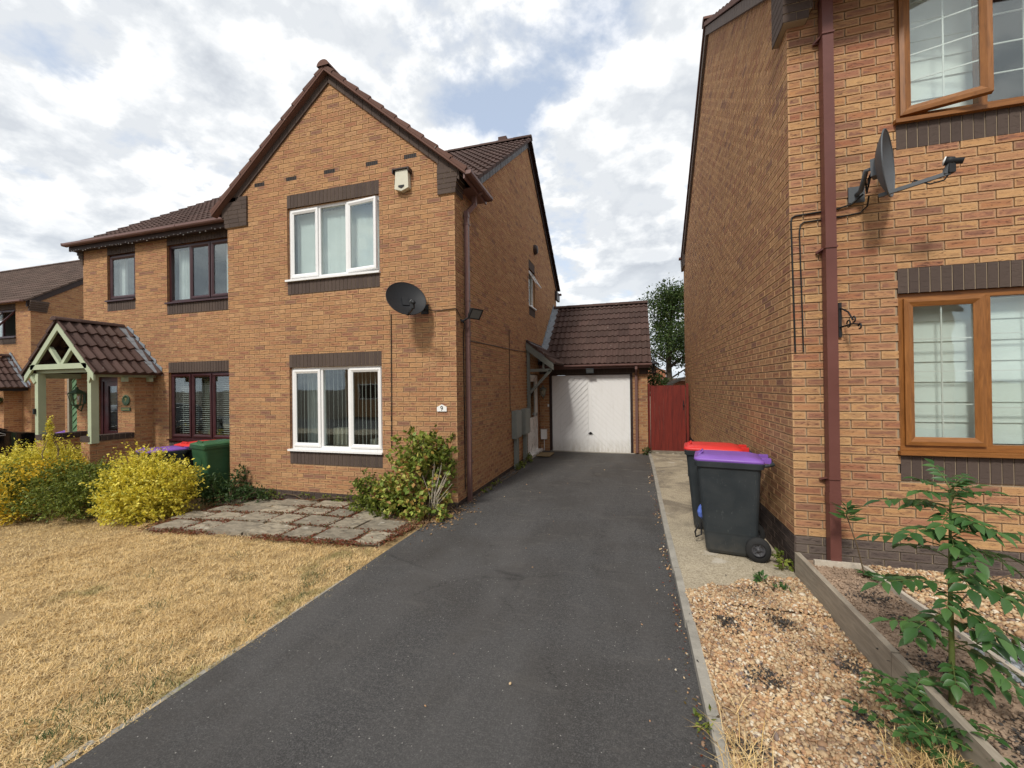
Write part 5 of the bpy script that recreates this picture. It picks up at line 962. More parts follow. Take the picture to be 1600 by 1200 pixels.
# number plaque
def text_mesh(s, size, P, mat, name, parent, ext=.002):
    cu = bpy.data.curves.new(name, 'FONT'); cu.body = s; cu.size = size; cu.align_x = 'CENTER'; cu.align_y = 'CENTER'; cu.extrude = ext
    o = bpy.data.objects.new(name, cu); COL.objects.link(o); dg = bpy.context.evaluated_depsgraph_get(); me = bpy.data.meshes.new_from_object(o.evaluated_get(dg)); bpy.data.objects.remove(o)
    for v in me.vertices: x, y, z = v.co; v.co = (P[0]+x-parent['_o'][0], P[1]-z-parent['_o'][1], P[2]+y-parent['_o'][2])
    me.materials.clear(); me.materials.append(MATS[mat]); m_ = bpy.data.objects.new(name, me); COL.objects.link(m_); m_.parent = parent; return m_
b = MB(); pq = [(-2.865, 1.425), (-2.705, 1.425), (-2.705, 1.49), (-2.735, 1.505), (-2.785, 1.53), (-2.835, 1.505), (-2.865, 1.49)]; b.prism([(x, 5.704, z) for x, z in pq], (0, -.014, 0)); PQ = build('house_number', b, 'sign_white'); tag(PQ, 'white arched number plaque reading 9 above the corner bush', 'house number'); text_mesh('9', .10, (-2.785, 5.689, 1.468), 'number_black', 'numeral', PQ)
b = MB(); b.lathe((-10.13, 5.99, 1.60), [(.11, 0), (.11, .012), (.085, .014), (.085, .010), (0, .010)], ax=(0, -1, 0), k=24); PQ = build('house_number', b, 'sign_green'); tag(PQ, 'round dark green number plaque on the brick porch pier', 'house number'); text_mesh('7', .12, (-10.13, 5.979, 1.60), 'gold', 'numeral', PQ)
b = MB(); b.box(-10.26, -10.0, 5.975, 5.99, 1.38, 1.45); NP = build('name_plate', b, 'sign_green'); tag(NP, 'small rectangular green name plate below the round plaque', 'name plate'); b = MB()
for i in range(6): b.box(-10.235+i*.037, -10.215+i*.037, 5.972, 5.976, 1.40, 1.43)
build('lettering', b, 'gold', NP)
b = MB(); b.box(-11.515, -11.485, 5.22, 5.262, 1.35, 1.46); tag(build('door_camera', b, 'black_plastic'), 'small black doorbell on the left porch post', 'door bell')
# meter boxes
for (y0, y1, lb) in ((8.57, 9.02, 'grey meter box on the side wall nearer the street'), (9.33, 9.82, 'grey meter box on the side wall next to the side door')):
    t = thing('meter_box', lb, 'meter box', (-2.5, (y0+y1)/2, .65), 'meter boxes on the shaded side wall'); b = MB(); b.box(-2.54, -2.45, y0, y1, .65, 1.25); build('box', b, 'meter_grey', t); b = MB(); b.box(-2.449, -2.435, y0+.02, y1-.02, .67, 1.23); build('door', b, 'meter_grey', t)
    b = MB(); b.box(-2.535, -2.46, (y0+y1)/2-.1, (y0+y1)/2-.02, -.1, .65); b.tube([(-2.49, (y0+y1)/2+.1, .65), (-2.49, (y0+y1)/2+.1, -.05)], .018, 8); build('supply_pipe', b, 'meter_grey', t)
b = MB(); b.box(-2.42, -2.05, 10.25, 10.85, -.02, -.005+.0); o = build('doormat', b, 'doormat'); o.location.z = .0; tag(o, 'brown doormat on the drive outside the side door', 'doormat')
# icicle lights
IC = thing('string_lights', 'string of small white lights under the left gutter', 'string lights', (-9.7, 6.19, 4.98)); r_ = random.Random(4); x = -12.2
while x < -7.2:
    z = 5.0-abs(math.sin(x*6.3))*.06*r_.random()-.0; b = MB(); b.lathe((x, 6.19, z), [(0, -.012), (.009, 0), (0, .012)], k=6); build('bulb', b, 'sign_white', IC); x += r_.uniform(.06, .16)
b = MB(); b.tube([(-12.2+i*.25, 6.20, 5.0-.02*(i % 2)) for i in range(21)], .003, 4); build('wire', b, 'cable_black', IC)
# ------------------------------------------------------------ wheelie bins
def make_bin(label, loc, rz, bm, lm, group, Hh=1.0):
    t = thing('wheelie_bin', label, 'wheelie bin', loc, group, rz); t.scale = (.95, .90, 1.0); b = MB()
    def ring(z, w0, y0, y1, r=.05):
        P = []
        for (cx, cy, a0) in ((w0-r, y1-r, 0), (-w0+r, y1-r, 90), (-w0+r, y0+r, 180), (w0-r, y0+r, 270)):
            for k in range(5): a = R_(a0+22.5*k); P.append((cx+r*math.cos(a), cy+r*math.sin(a), z))
        return P
    rings = [ring(.02, .20, -.245, .24), ring(.05, .215, -.262, .25), ring(.22, .226, -.280, .262), ring(.235, .229, -.282, .264), ring(.80, .262, -.335, .290), ring(.90, .272, -.345, .30), ring(.905, .292, -.365, .32), ring(.955, .296, -.37, .33), ring(.96, .280, -.355, .31)]
    V = [p for r in rings for p in r]; K = 20; b.add(V, [(i*K+j, i*K+(j+1) % K, (i+1)*K+(j+1) % K, (i+1)*K+j) for i in range(len(rings)-1) for j in range(K)], 0, sm=False); b.add(rings[0], [tuple(range(K))[::-1]])
    b.box(-.12, .12, -.33, -.30, .62, .84)                 # moulded panel on the front
    build('body', b, bm, t, local=True)
    b = MB(); L = [ring(.958, .270, -.365, .33, .05), ring(.972, .276, -.375, .33, .05), ring(.985, .270, -.37, .325, .06), ring(1.008, .215, -.30, .24, .07), ring(1.014, .16, -.23, .18, .07)]
    V = [p for r in L for p in r]; b.add(V, [(i*K+j, i*K+(j+1) % K, (i+1)*K+(j+1) % K, (i+1)*K+j) for i in range(len(L)-1) for j in range(K)], 0, sm=True); b.add(L[-1], [tuple(range(K))]); b.add(L[0], [tuple(range(K))])
    b.tube([(-.10, -.345, .98), (-.09, -.285, 1.03), (.09, -.285, 1.03), (.10, -.345, .98)], .009, 6); b.box(-.16, -.10, .31, .40, .95, 1.0); b.box(.10, .16, .31, .40, .95, 1.0); build('lid', b, lm, t, local=True)
    b = MB(); b.tube([(-.23, .31, .93), (-.23, .41, .955), (.23, .41, .955), (.23, .31, .93)], .016, 8); build('handle', b, bm, t, local=True)
    b = MB(); b.tube([(-.26, .255, .122), (.26, .255, .122)], .012, 8); build('axle', b, 'hub', t, local=True)
    for sx in (-1, 1):
        b = MB(); b.lathe((sx*.236, .255, .122), [(.07, 0), (.114, .004), (.122, .014), (.122, .038), (.114, .052), (.07, .056)], ax=(sx, 0, 0), k=28); wh = build('wheel', b, 'tyre', t, local=True)
        b = MB(); b.lathe((sx*.240, .255, .122), [(.072, 0), (.072, .034), (.052, .038), (.050, .026), (.018, .026), (.018, .042), (0, .042)], ax=(sx, 0, 0), k=28)
        for k in range(5): a = 2*math.pi*k/5; b.bar((sx*.272, .255+.015*math.cos(a), .122+.015*math.sin(a)), (sx*.272, .255+.065*math.cos(a), .122+.065*math.sin(a)), .012, .010)
        build('hub', b, 'hub', wh, local=True)
    return t
g1, g2 = 'wheelie bins on the concrete path', 'wheelie bins under the left window'
make_bin('dark grey wheelie bin with purple lid standing nearest on the concrete path', (.955, 4.83, .045), R_(-99), 'bin_grey', 'lid_purple', g1)
make_bin('dark grey wheelie bin with red lid behind the purple-lidded one on the path', (.93, 5.56, .042), R_(-97), 'bin_grey', 'lid_red', g1)
make_bin('green wheelie bin with green lid under the dark window of the attached house', (-7.36, 5.76, -.15), R_(-14), 'bin_green', 'lid_green', g2)
make_bin('grey wheelie bin with purple lid left of the green bin behind the yellow bush', (-8.18, 5.40, -.25), R_(-20), 'bin_grey', 'lid_purple', g2)
make_bin('grey wheelie bin with red lid against the wall between the green and purple-lidded bins', (-8.12, 6.02, -.22), R_(-8), 'bin_grey', 'lid_red', g2)
make_bin('dark wheelie bin with purple lid seen through the porch opening', (-14.2, 7.3, -.25), R_(10), 'bin_grey', 'lid_purple', 'wheelie bins beyond the porch')
b = MB(); pp_ = [(.70, 4.98, .44), (.67, 4.95, .36), (.68, 4.93, .30), (.74, 4.96, .33)]; b.tube([(.66, 4.93, .26), (.62, 4.90, .18), (.63, 4.92, .12), (.69, 4.95, .14), (.69, 4.96, .27)], .009, 6); o = build('plastic_strap', b, 'black_plastic'); tag(o, 'black looped strap hanging between the two bins on the path', 'strap')
r_ = np.random.default_rng(8); b = MB(); b.lathe((.70, 4.99, .30), [(0, 0), (.035, .03), (.045, .08), (.03, .13), (.012, .16)], k=9, sm=False); o = build('plastic_bag', b, 'blue_bag'); tag(o, 'scrap of blue plastic bag between the two bins on the path', 'bag')
b = MB(); b.box(-15.2, -12.0, 10.9, 10.95, -.3, 1.45); tag(build('garden_gate', b, 'red_gate'), 'dark red timber gate far behind the porch opening', 'gate')
# number on green bin: a white mark
t_ = [o for o in COL.objects if o.get('label', '').startswith('green wheelie')][0]; b = MB(); b.add([(-.15, -.3255, .735), (-.145, -.326, .735), (-.145, -.333, .80), (-.15, -.333, .80)], [(0, 1, 2, 3)]); b.add([(-.185, -.3275, .755), (-.135, -.3275, .755), (-.135, -.3285, .763), (-.185, -.3285, .763)], [(0, 1, 2, 3)]); b.add([(-.185, -.3285, .763), (-.18, -.3285, .763), (-.145, -.333, .80), (-.15, -.333, .80)], [(0, 1, 2, 3)]); o = build('painted_number', b, 'sign_white', t_, local=True)
# ------------------------------------------------------------ car
CR = thing('parked_car', 'black hatchback parked on the drive beyond the yellow hedge', 'car', (-13.75, 4.5, -.28)); gx = -.10
prof = [(2.5, .30), (2.45, .62), (2.55, .92), (2.80, 1.02), (3.15, 1.40), (3.6, 1.48), (4.4, 1.47), (4.95, 1.30), (5.55, 1.03), (6.05, .95), (6.45, .82), (6.60, .62), (6.58, .30)]
b = MB(); V = []; W_ = .86
for (y, z) in prof:
    k = 1.0 if z < 1.0 else 1-.26*(z-1.0)/.48; V += [(-13.75-W_*k, y, gx+z), (-13.75-W_*k*.93, y, gx+z+.02), (-13.75+W_*k*.93, y, gx+z+.02), (-13.75+W_*k, y, gx+z)]
n = len(prof); b.add(V, [(4*i+j, 4*i+j+1, 4*i+j+5, 4*i+j+4) for i in range(n-1) for j in range(3)], 0, sm=True)
for s_ in (0, 3): b.add([V[4*i+s_] for i in range(n)], [tuple(range(n))], 0)
build('body', b, 'car_black', CR)
b = MB(); b.prism([(-12.90, 3.0, gx+1.0), (-12.90, 5.35, gx+1.0), (-13.07, 4.75, gx+1.33), (-13.10, 3.3, gx+1.36)], (.012, 0, 0)); build('side_glass', b, 'car_glass', CR)
b = MB(); b.prism([(-14.4, 5.0, gx+1.30), (-13.1, 5.0, gx+1.30), (-12.98, 5.5, gx+1.08), (-14.5, 5.5, gx+1.08)], (0, .004, .012)); build('windscreen', b, 'car_glass', CR)
b = MB(); b.tube([(-12.875, 3.0, gx+.99), (-12.875, 5.42, gx+.98)], .008, 6); b.tube([(-13.08, 3.3, gx+1.385), (-13.045, 4.75, gx+1.36), (-12.88, 5.42, gx+1.0)], .008, 6); build('trim', b, 'steel', CR)
for y in (3.15, 5.75):
    for x in (-14.6, -12.98): b = MB(); b.lathe((x, y, gx+.31), [(.2, 0), (.30, .01), (.31, .05), (.31, .15), (.30, .19), (.2, .2)], ax=(1, 0, 0), k=24); wh = build('wheel', b, 'tyre', CR); b = MB(); b.lathe((x+.08, y, gx+.31), [(.2, 0), (.2, .10), (.05, .12), (0, .12)], ax=(1, 0, 0), k=20); build('rim', b, 'steel', wh)
b = MB(); b.box(-12.92, -12.75, 5.05, 5.16, gx+1.0, gx+1.12); build('wing_mirror', b, 'car_black', CR)
# ------------------------------------------------------------ shrubs
def shrub(name, label, blobs, n, size, mat, seed, asp=.5, spikes=0, spike_len=.2, stems=8, up=.3, base=None, group=None, cat='bush', smat='twig', dens_mats=None, inner=None):
    """blobs: ellipsoids (cx, cy, cz, rx, ry, rz, weight)"""
    r = np.random.default_rng(seed); base = base or (blobs[0][0], blobs[0][1], float(gz(np.float64(blobs[0][0]), blobs[0][1])))
    t = thing(name, label, cat, base, group); W = np.array([q[6] if len(q) > 6 else 1 for q in blobs], float); W /= W.sum(); mats_ = [mat]+(dens_mats or []); b = MB()
    # twig clumps: leaves grouped along short shoots
    ns = n//9; k = r.choice(len(blobs), ns, p=W); B = np.array([q[:6] for q in blobs])[k]; D = r.normal(size=(ns, 3)); D /= np.linalg.norm(D, axis=1)[:, None]; rad = r.random(ns)**.38; rad = np.where(r.random(ns) < .12, 1.12, rad)
    C = B[:, :3]+D*B[:, 3:6]*rad[:, None]; C[:, 2] = np.maximum(C[:, 2], base[2]+.02)
    G = D*np.array([1, 1, .7])+r.normal(0, .45, (ns, 3)); G[:, 2] += up; G /= np.linalg.norm(G, axis=1)[:, None]; sl = spike_len*r.uniform(.4, 1.2, ns)
    for m_i in range(len(mats_)):
        if dens_mats: pick = (r.random(ns) < .0) if False else None
    u = np.linspace(0, 1, 9); P = C[:, None, :]+G[:, None, :]*sl[:, None, None]*u[None, :, None]; P = P.reshape(-1, 3)+r.normal(0, size*.22, (ns*9, 3)); A = np.repeat(G, 9, 0)*.7+r.normal(0, .75, (ns*9, 3))
    leaves_b(b, P, A, size, asp, 0, r, .3, .1)
    if dens_mats:                                          # a second leaf colour in its own patches
        f, ml, _, _ = b.F[0]; cc = np.repeat(C[:, 0]*3.1+C[:, 2]*4.3, 9); sel = (np.sin(cc)+np.sin(np.repeat(C[:, 1], 9)*5.7+1)+r.normal(0, .45, len(cc))) > .35
        nf = []; 
        for (F_, m0, u0, s0) in b.F: nf.append((F_[~sel], 0, None, s0)); nf.append((F_[sel], 1, None, s0))
        b.F = nf
    build('foliage', b, mats_, t)
    b = MB()
    for i in range(stems):
        q = blobs[r.integers(0, len(blobs))]; a = r.uniform(0, 6.28); e = Vector((q[0]+q[3]*.75*math.cos(a)*r.random(), q[1]+q[4]*.75*math.sin(a)*r.random(), q[2]+q[5]*r.uniform(.2, .8))); s0 = Vector((base[0]+r.normal(0, .06), base[1]+r.normal(0, .06), base[2]-.03)); m_ = s0.lerp(e, .5)+Vector((r.normal(0, .05), r.normal(0, .05), .05)); b.tube([s0, m_, e], [.011, .008, .004], 5)
    build('stem', b, smat, t); return t
shrub('shrub', 'rounded yellow-green variegated shrub in front of the bins', [(-7.50, 4.65, .22, .56, .42, .38, 3), (-7.7, 4.75, .42, .42, .38, .36, 2), (-7.1, 4.75, .26, .34, .36, .34, 1.6), (-7.35, 4.55, .04, .56, .42, .25, 2)], 19000, .048, 'leaf_yellow', 31, .55, spike_len=.17, base=(-7.5, 4.75, -.18), stems=14)
shrub('shrub', 'low dark green clipped shrub between the yellow ones', [(-8.75, 4.45, .22, .62, .42, .36, 3), (-8.3, 4.6, .24, .55, .4, .36, 2), (-8.8, 4.35, .0, .8, .42, .22, 1)], 17000, .036, 'leaf_green', 32, .6, spike_len=.09, base=(-8.6, 4.65, -.25), stems=12)
shrub('shrub', 'tall spiky golden shrub at the left edge before the porch', [(-10.75, 4.95, .30, .50, .45, .36, 3), (-11.3, 4.9, .12, .6, .5, .32, 2), (-10.25, 5.2, .36, .25, .3, .28, .7), (-10.55, 4.7, .0, .9, .4, .30, 1.5)], 20000, .048, 'leaf_yellow', 33, .5, spike_len=.30, up=.9, base=(-9.9, 4.95, -.3), stems=16)
shrub('shrub', 'orange-gold flowering patch of hedge at the left edge', [(-9.85, 4.35, .36, .55, .28, .22, 2), (-9.9, 4.12, .05, .45, .25, .30, 2), (-9.25, 4.50, .50, .42, .26, .13, 1.6), (-9.7, 4.1, -.12, .4, .2, .18, 1)], 11000, .042, 'leaf_gold', 34, .6, spike_len=.10, base=(-9.6, 4.4, -.3), stems=8, dens_mats=['leaf_green'])
shrub('spiky_shoot', 'tall pale shoot rising from the golden shrub past the porch post', [(-10.33, 4.9, .92, .02, .02, .30)], 500, .045, 'leaf_yellow', 35, .5, spike_len=.12, up=1.4, base=(-10.1, 4.9, .3), stems=3, cat='shoot')
shrub('corner_bush', 'tall sprawling bush with lime and red leaves at the house corner', [(-2.92, 5.38, .88, .40, .24, .22, 3.2), (-3.05, 5.35, .60, .34, .26, .24, 2.0), (-2.68, 5.34, .62, .20, .2, .25, 1.0), (-3.30, 5.35, .30, .36, .24, .18, 1.6), (-2.95, 5.2, .14, .45, .30, .22, 2.5), (-2.72, 5.15, .12, .22, .26, .22, 1.2)], 3500, .074, 'leaf_lime', 36, .72, spike_len=.15, base=(-3.0, 5.35, -.05), stems=26, dens_mats=['leaf_green'])
shrub('bramble', 'low dark leafy bramble against the wall left of the corner bush', [(-3.75, 5.45, .10, .38, .22, .22, 2), (-4.02, 5.5, .22, .12, .12, .28, .7), (-3.45, 5.25, .08, .4, .25, .2, 1.4)], 2200, .055, 'leaf_green', 37, .8, spike_len=.10, base=(-3.75, 5.45, -.05), stems=8)
shrub('ground_weeds', 'dark green weeds at the foot of the green bin', [(-6.75, 5.35, .02, .45, .22, .16, 2), (-6.25, 5.5, .0, .35, .14, .10, 1), (-6.95, 5.3, .12, .16, .14, .18, 1), (-6.6, 5.6, .18, .14, .1, .20, .8)], 2600, .055, 'leaf_dark', 38, .45, spike_len=.12, up=.8, base=(-6.7, 5.4, -.13), stems=8, cat='weeds')
shrub('wall_weeds', 'thin line of small weeds along the foot of the gabled wall', [(-5.9, 5.66, -.01, .30, .06, .05, 1), (-5.0, 5.67, -.02, .5, .05, .04, 1), (-4.4, 5.66, .0, .25, .06, .06, 1)], 700, .03, 'leaf_green', 39, .6, spike_len=.05, base=(-5.2, 5.66, -.08), stems=3, cat='weeds')
shrub('small_weed', 'bright green weed in the wall corner behind the bin wheel', [(1.33, 4.46, .10, .045, .05, .07)], 110, .045, 'leaf_green', 40, .7, spike_len=.07, base=(1.31, 4.52, .04), stems=3, cat='weed')
shrub('gravel_weed', 'flat green weed on the gravel where the concrete ends', [(1.08, 4.05, .07, .10, .07, .02)], 90, .06, 'leaf_elder', 41, .35, spike_len=.06, up=-.1, base=(1.08, 4.05, .05), stems=2, cat='weed')
shrub('kerb_weed', 'small green tuft growing from the kerb joint', [(.325, 2.35, .03, .03, .07, .02)], 70, .035, 'leaf_green', 42, .4, spike_len=.04, base=(.325, 2.35, .0), stems=1, cat='weed')
shrub('side_weeds', 'weeds growing at the foot of the shaded side wall below the meter boxes', [(-2.42, 8.9, .03, .05, .35, .06, 1), (-2.42, 9.6, .05, .06, .2, .09, 1), (-2.45, 7.0, .0, .04, .5, .03, .5)], 650, .04, 'leaf_green', 43, .6, spike_len=.05, base=(-2.42, 9.0, -.02), stems=3, cat='weeds')
shrub('gate_weeds', 'weeds at the foot of the garage pier beside the red gate', [(.28, 11.2, .05, .12, .1, .08)], 260, .05, 'leaf_dark', 44, .5, spike_len=.07, base=(.28, 11.2, -.03), stems=3, cat='weeds')
# pale dead stems in the corner bush
b = MB(); r_ = np.random.default_rng(12)
for i in range(16): a = r_.uniform(-.5, .9); l = r_.uniform(.35, .8); b.tube([(-2.68+r_.normal(0, .05), 5.22, 0), (-2.66+a*.10, 5.14+r_.normal(0, .04), l*.5), (-2.62+a*.30, 5.10+r_.normal(0, .06), l)], [.006, .005, .002], 5)
tag(build('dead_stems', b, 'timber_pale'), 'bare pale dead stems beside the corner bush and downpipe', 'dead stems')
# ------------------------------------------------------------ pinnate sapling
def pinnate(b, bs, p0, d, L, nl, lsz, r, m=0, asp=.40):
    d = Vector(d).normalized(); pts = []; p = Vector(p0); dd = d.copy(); seg = 7
    for i in range(seg+1): pts.append(p.copy()); dd = (dd+Vector((0, 0, -.085))).normalized(); p = p+dd*(L/seg)
    bs.tube(pts, [.0035-.0025*i/seg for i in range(seg+1)], 5)
    def at(q): x = q*seg; i = min(seg-1, int(x)); return pts[i].lerp(pts[i+1], x-i), (pts[i+1]-pts[i]).normalized()
    def leaflet(q, dr, up, sz):
        dr = dr.normalized(); s_ = dr.cross(up).normalized(); n_ = s_.cross(dr); prof = [(0, 0), (.15, .55), (.38, 1), (.62, .82), (.84, .38), (1.0, 0)]; V = []
        for (u, w_) in prof:
            c = q+dr*(sz*u)-n_*(sz*.22*u*u)
            V += [tuple(c-s_*(sz*asp*.5*w_)+n_*(.10*sz*w_)), tuple(c), tuple(c+s_*(sz*asp*.5*w_)+n_*(.10*sz*w_))]
        b.add(V, [(3*i, 3*i+1, 3*i+4, 3*i+3) for i in range(5)]+[(3*i+1, 3*i+2, 3*i+5, 3*i+4) for i in range(5)], m, sm=True)
    side = d.cross(Vector((0, 0, 1))).normalized()
    for k in range(nl):
        q, t_ = at(.30+.60*k/max(1, nl-1)); up = side.cross(t_)*-1
        if up.z < 0: up = -up
        sz = lsz*(1-.15*abs(k-nl*.4)/nl)*r.uniform(.85, 1.15)
        for sg in (1, -1): leaflet(q, side*sg+t_*.55+Vector((r.normal(0, .12), r.normal(0, .12), r.normal(-.08, .12))), up, sz)
    q, t_ = at(1.0); leaflet(q, t_, Vector((0, 0, 1)), lsz*1.15)
SP = thing('sapling', 'leafy green sapling with long pinnate leaves at the right edging board', 'sapling', (1.50, 2.60, .18)); r_ = np.random.default_rng(77)
b, bs = MB(), MB(); st = [(1.500, 2.60, .10), (1.497, 2.59, .45), (1.490, 2.58, .80), (1.488, 2.57, 1.08), (1.490, 2.57, 1.22)]; bs.tube(st, [.014, .012, .009, .006, .004], 8)
def along(z): 
    for p, q in zip(st, st[1:]):
        if p[2] <= z <= q[2]: return Vector(p).lerp(Vector(q), (z-p[2])/(q[2]-p[2]))
    return Vector(st[-1])
spec0 = [(1.20, 40, .17, 3, .065, .9), (1.20, 175, .17, 3, .060, .9), (1.24, 100, .15, 3, .055, 1.6), (1.18, 320, .22, 3, .065, .7), (1.17, 205, .24, 3, .07, .6), (1.14, 60, .26, 3, .075, .5), (1.21, 290, .14, 3, .055, 1.3), (1.13, 170, .34, 4, .080, .35), (1.12, 5, .36, 4, .085, .30), (1.10, 235, .26, 3, .085, .15), (1.08, 300, .24, 3, .09, .2), (1.02, 200, .30, 3, .085, .25), (1.0, 340, .42, 4, .090, .40), (.98, 265, .26, 3, .085, .0),
        (.92, 160, .38, 4, .075, .35), (.90, 20, .40, 3, .095, .20), (.84, 250, .30, 3, .095, .15), (.80, 310, .32, 3, .10, .1), (.74, 185, .40, 4, .085, .28), (.70, 0, .44, 4, .10, .25), (.66, 280, .30, 3, .10, -.05), (.60, 215, .32, 3, .09, .2), (.56, 335, .36, 4, .10, .05), (.50, 165, .30, 3, .085, .35), (.46, 300, .34, 3, .10, 0.0), (.42, 20, .34, 3, .09, .2), (.36, 245, .24, 3, .08, .1), (.32, 330, .38, 4, .08, .1)]
spec = spec0+[(z-.03, az+75+r_.normal(0, 20), L*.8, max(2, nl-1), ls*.9, el) for (z, az, L, nl, ls, el) in spec0[3:]]
for (z, az, L, nl, ls, el) in spec:
    if 215 < az % 360 < 325: L *= .72; ls *= .85
    elif 100 < az % 360 < 216: L *= .84
    pinnate(b, bs, along(z)+Vector((0, 0, .045)), (math.cos(R_(az+r_.normal(0, 8))), math.sin(R_(az)), el), L*.92, nl+1, ls*1.0, r_, 0, .50)
build('foliage', b, 'leaf_elder', SP); build('stem', bs, 'stem_green', SP)
SP2 = thing('leafy_weed', 'dense clump of ferny leaves at the sapling foot spilling over the gravel', 'weed', (1.32, 2.55, .05)); b, bs = MB(), MB(); r_ = np.random.default_rng(5)
for i in range(44): a = r_.uniform(0, 360); c = Vector((1.37+r_.normal(0, .08), 2.46+r_.normal(0, .11), .06+r_.uniform(0, .14))); pinnate(b, bs, c, (math.cos(R_(a)), math.sin(R_(a)), r_.uniform(.3, 1.4)), r_.uniform(.12, .24), 4, r_.uniform(.042, .066), r_, 0, .5)
build('foliage', b, 'leaf_elder', SP2); build('stem', bs, 'stem_green', SP2)
r9 = np.random.default_rng(15); gp = np.stack([1.30+r9.normal(0, .09, 500), 2.28+r9.normal(0, .10, 500), np.full(500, .05)], -1); gp2 = np.stack([.62+r9.normal(0, .12, 300), 1.75+r9.normal(0, .1, 300), np.full(300, .05)], -1); gp3 = np.stack([.46+r9.normal(0, .05, 260), 2.0+r9.normal(0, .22, 260), np.full(260, .05)], -1)
tag(blades('gravel_grass', np.concatenate([gp, gp2, gp3]), .14, .0035, 'straw', .75), kind='stuff')
SP3 = thing('tall_weed', 'slender weed with a leafy rosette top leaning by the right downpipe', 'weed', (1.80, 4.10, .19)); b, bs = MB(), MB(); bs.tube([(1.80, 4.08, .19), (1.74, 4.06, .45), (1.665, 4.05, .70)], [.006, .005, .004], 6); r_ = np.random.default_rng(9)
for k in range(26): a = R_(k*47); z = .66+.004*k; P_ = Vector((1.668, 4.05, z)); D = Vector((math.cos(a), math.sin(a), .15+.02*k)); leaves_b(b, np.array([P_]), np.array([D]), .125, .22, 0, r_, .3, .15)
for k in range(12): a = R_(k*67); leaves_b(b, np.array([(1.80, 4.08, .22)]), np.array([(math.cos(a), math.sin(a), .3)]), .09, .3, 0, r_, .3, .15)
build('foliage', b, 'leaf_elder', SP3); build('stem', bs, 'twig', SP3)
SP4 = thing('rosette_weed', 'pale grey-green rosette weed on the soil by the pale strip', 'weed', (1.88, 4.02, .2)); b = MB()
for k in range(20): a = R_(k*53); leaves_b(b, np.array([(1.93, 3.98, .21)]), np.array([(math.cos(a), math.sin(a), .35)]), .16, .22, 0, r_, .3, .3)
build('foliage', b, 'leaf_elder', SP4)
b = MB(); b.tube([(1.66, 3.05, .22), (1.72, 3.02, .42), (1.84, 3.0, .62), (2.02, 3.0, .72), (2.3, 3.05, .76)], [.006, .005, .004, .003, .002], 6); SK = build('bramble_shoot', b, 'twig'); tag(SK, 'thin arching purple-brown shoot behind the sapling', 'shoot')
# ------------------------------------------------------------ tree beyond the gate
TR = thing('tree', 'leafy tree with pale trunk rising behind the red gate', 'tree', (1.30, 16, -.1)); b = MB(); tr_ = [(1.30, 16, -.3), (1.27, 16, 1.2), (1.22, 16.0, 2.4), (1.30, 16, 3.6), (1.35, 16, 4.6)]; b.tube(tr_, [.15, .125, .10, .07, .03], 10)
r_ = np.random.default_rng(61); tips = []
for i in range(26):
    z = r_.uniform(1.9, 4.6); a = r_.uniform(0, 6.28); p = None
    for p_, q_ in zip(tr_, tr_[1:]):
        if p_[2] <= z <= q_[2]: p = Vector(p_).lerp(Vector(q_), (z-p_[2])/(q_[2]-p_[2]))
    p = p or Vector(tr_[-1]); L = r_.uniform(.5, 1.15)*(1.1-.3*(z-3)/2); e = p+Vector((math.cos(a)*L, math.sin(a)*L, r_.uniform(.1, .75))); m_ = p.lerp(e, .5)+Vector((0, 0, .1)); b.tube([p, m_, e], [.035, .022, .008], 6); tips += [m_, e, p.lerp(e, .75), e+Vector((r_.normal(0, .2), r_.normal(0, .2), .15))]
build('trunk', b, 'bark', TR); b = MB(); Pn_, An_ = [], []
for tp_ in tips:
    k = int(r_.integers(120, 230)); D = r_.normal(size=(k, 3)); Pn_.append(np.array(tp_)+D*np.array([.18, .18, .14])*r_.uniform(.7, 1.5)); A = D.copy(); A[:, 2] -= .4; An_.append(A)
leaves_b(b, np.concatenate(Pn_), np.concatenate(An_), .088, .55, 0, r_, .3, .15); build('crown', b, 'leaf_tree', TR)
shrub('shrub', 'dark shrub showing over the red gate beside the lantern', [(.72, 14.2, 1.65, .28, .3, .35)], 1600, .07, 'leaf_tree', 62, .6, spike_len=.12, base=(.72, 14.2, -.1), stems=8)
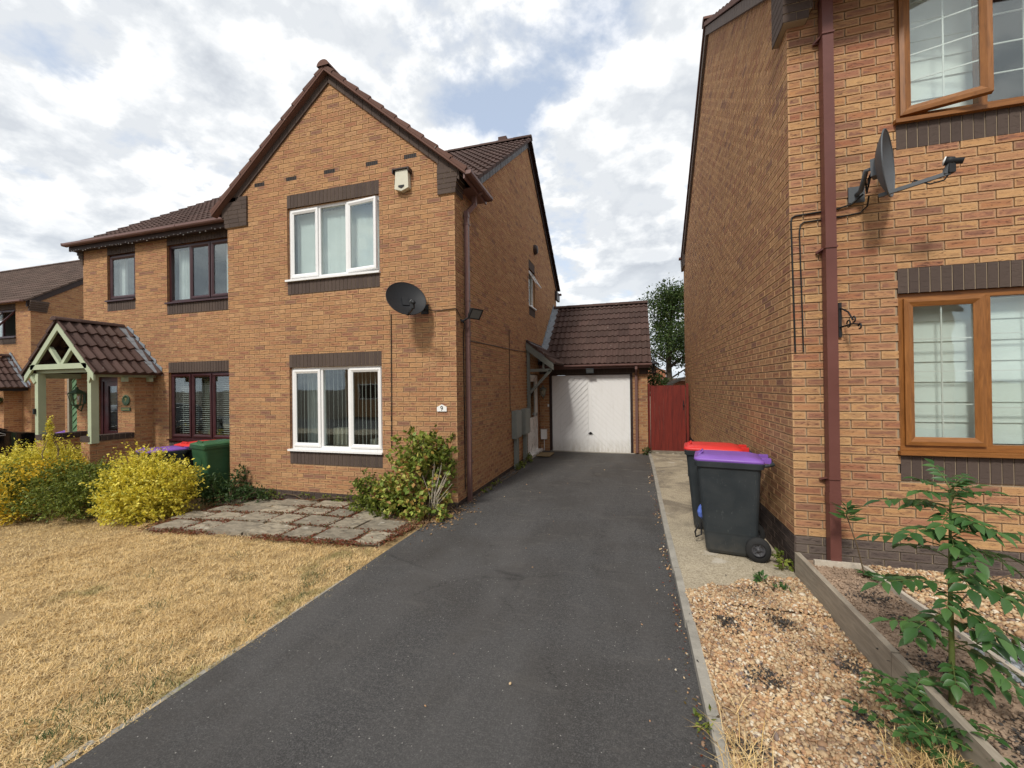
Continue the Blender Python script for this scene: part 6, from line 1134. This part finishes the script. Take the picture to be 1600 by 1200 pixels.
HK = thing('brick_house', 'orange brick house glimpsed over the red gate behind the tree', 'house', (2.4, 25, -.2)); b = MB(); b.box(.55, 1.75, 25, 32, -.4, 2.55, 0); b.prism([(.55, 25, 2.55), (1.75, 25, 2.55), (.55, 25, 3.0)], (0, 7, 0)); b.box(1.75, 9, 25.2, 32, -.4, 2.0, 0); build('wall', b, 'brick_red', HK); b = MB(); b.prism([(.35, 24.7, 3.25), (9, 24.7, 1.9), (9, 24.7, 2.1), (.35, 24.7, 3.45)], (0, 8, 0)) if False else b.box(.4, 9, 24.8, 32.1, 3.0, 3.1) if False else b.prism([(1.5, 24.8, 1.95), (9, 24.8, 1.95), (9, 24.8, 2.1), (1.5, 24.8, 2.1)], (0, 7.4, 0)); build('roof', b, 'tile_far', HK)
SH = thing('garden_shed', 'dark low shed roof behind the red gate', 'shed', (1.4, 14.5, -.1)); b = MB(); b.box(1.15, 3.2, 14.0, 15.4, -.3, 1.60); build('wall', b, 'shed_dark', SH); b = MB(); b.prism([(.75, 13.9, 1.62), (1.5, 13.9, 2.0), (3.3, 13.9, 2.0), (3.3, 13.9, 1.94), (1.5, 13.9, 1.94), (.75, 13.9, 1.56)], (0, 1.6, 0)); build('roof', b, 'shed_dark', SH)
b = MB(); b.box(.35, 8, 19.9, 19.95, -.3, 1.5); tag(build('garden_fence', b, 'timber_board'), 'weathered timber fence at the bottom of the garden behind the gate', 'fence')
# ------------------------------------------------------------ the other side of the street, seen only as reflections
for i, (x0, lb) in enumerate(((-21, 'brick house across the street opposite the hedge'), (-8, 'brick house across the street opposite the gabled house'), (4.5, 'brick house across the street opposite the near right house'))):
    t = thing('brick_house', lb, 'house', (x0+4.5, -15, 0), 'houses across the street'); b = MB(); b.box(x0, x0+9.5, -23, -15, -.4, 5.0, 0); b.prism([(x0, -15, 5), (x0, -23, 5), (x0, -19, 8)], (9.5, 0, 0)); build('wall', b, 'brick_orange', t)
    b = MB(); b.prism([(x0-.2, -14.7, 4.9), (x0-.2, -19, 8.1), (x0-.2, -19, 8.25), (x0-.2, -14.7, 5.05)], (9.9, 0, 0)); b.prism([(x0-.2, -23.3, 4.9), (x0-.2, -19, 8.1), (x0-.2, -19, 8.25), (x0-.2, -23.3, 5.05)], (9.9, 0, 0)); build('roof', b, 'tile_far', t)
    for xx, zz in ((1.2, .9), (5.6, .9), (1.2, 3.4), (5.6, 3.4)):
        b = MB(); b.box(x0+xx, x0+xx+1.8, -15, -14.95, zz, zz+1.2); wd_ = build('window', b, 'upvc_white', t); b = MB(); b.box(x0+xx+.08, x0+xx+1.72, -14.95, -14.94, zz+.08, zz+1.12); build('pane', b, 'car_glass', wd_)
for o in list(scene.objects):
    if '_o' in o: del o['_o']
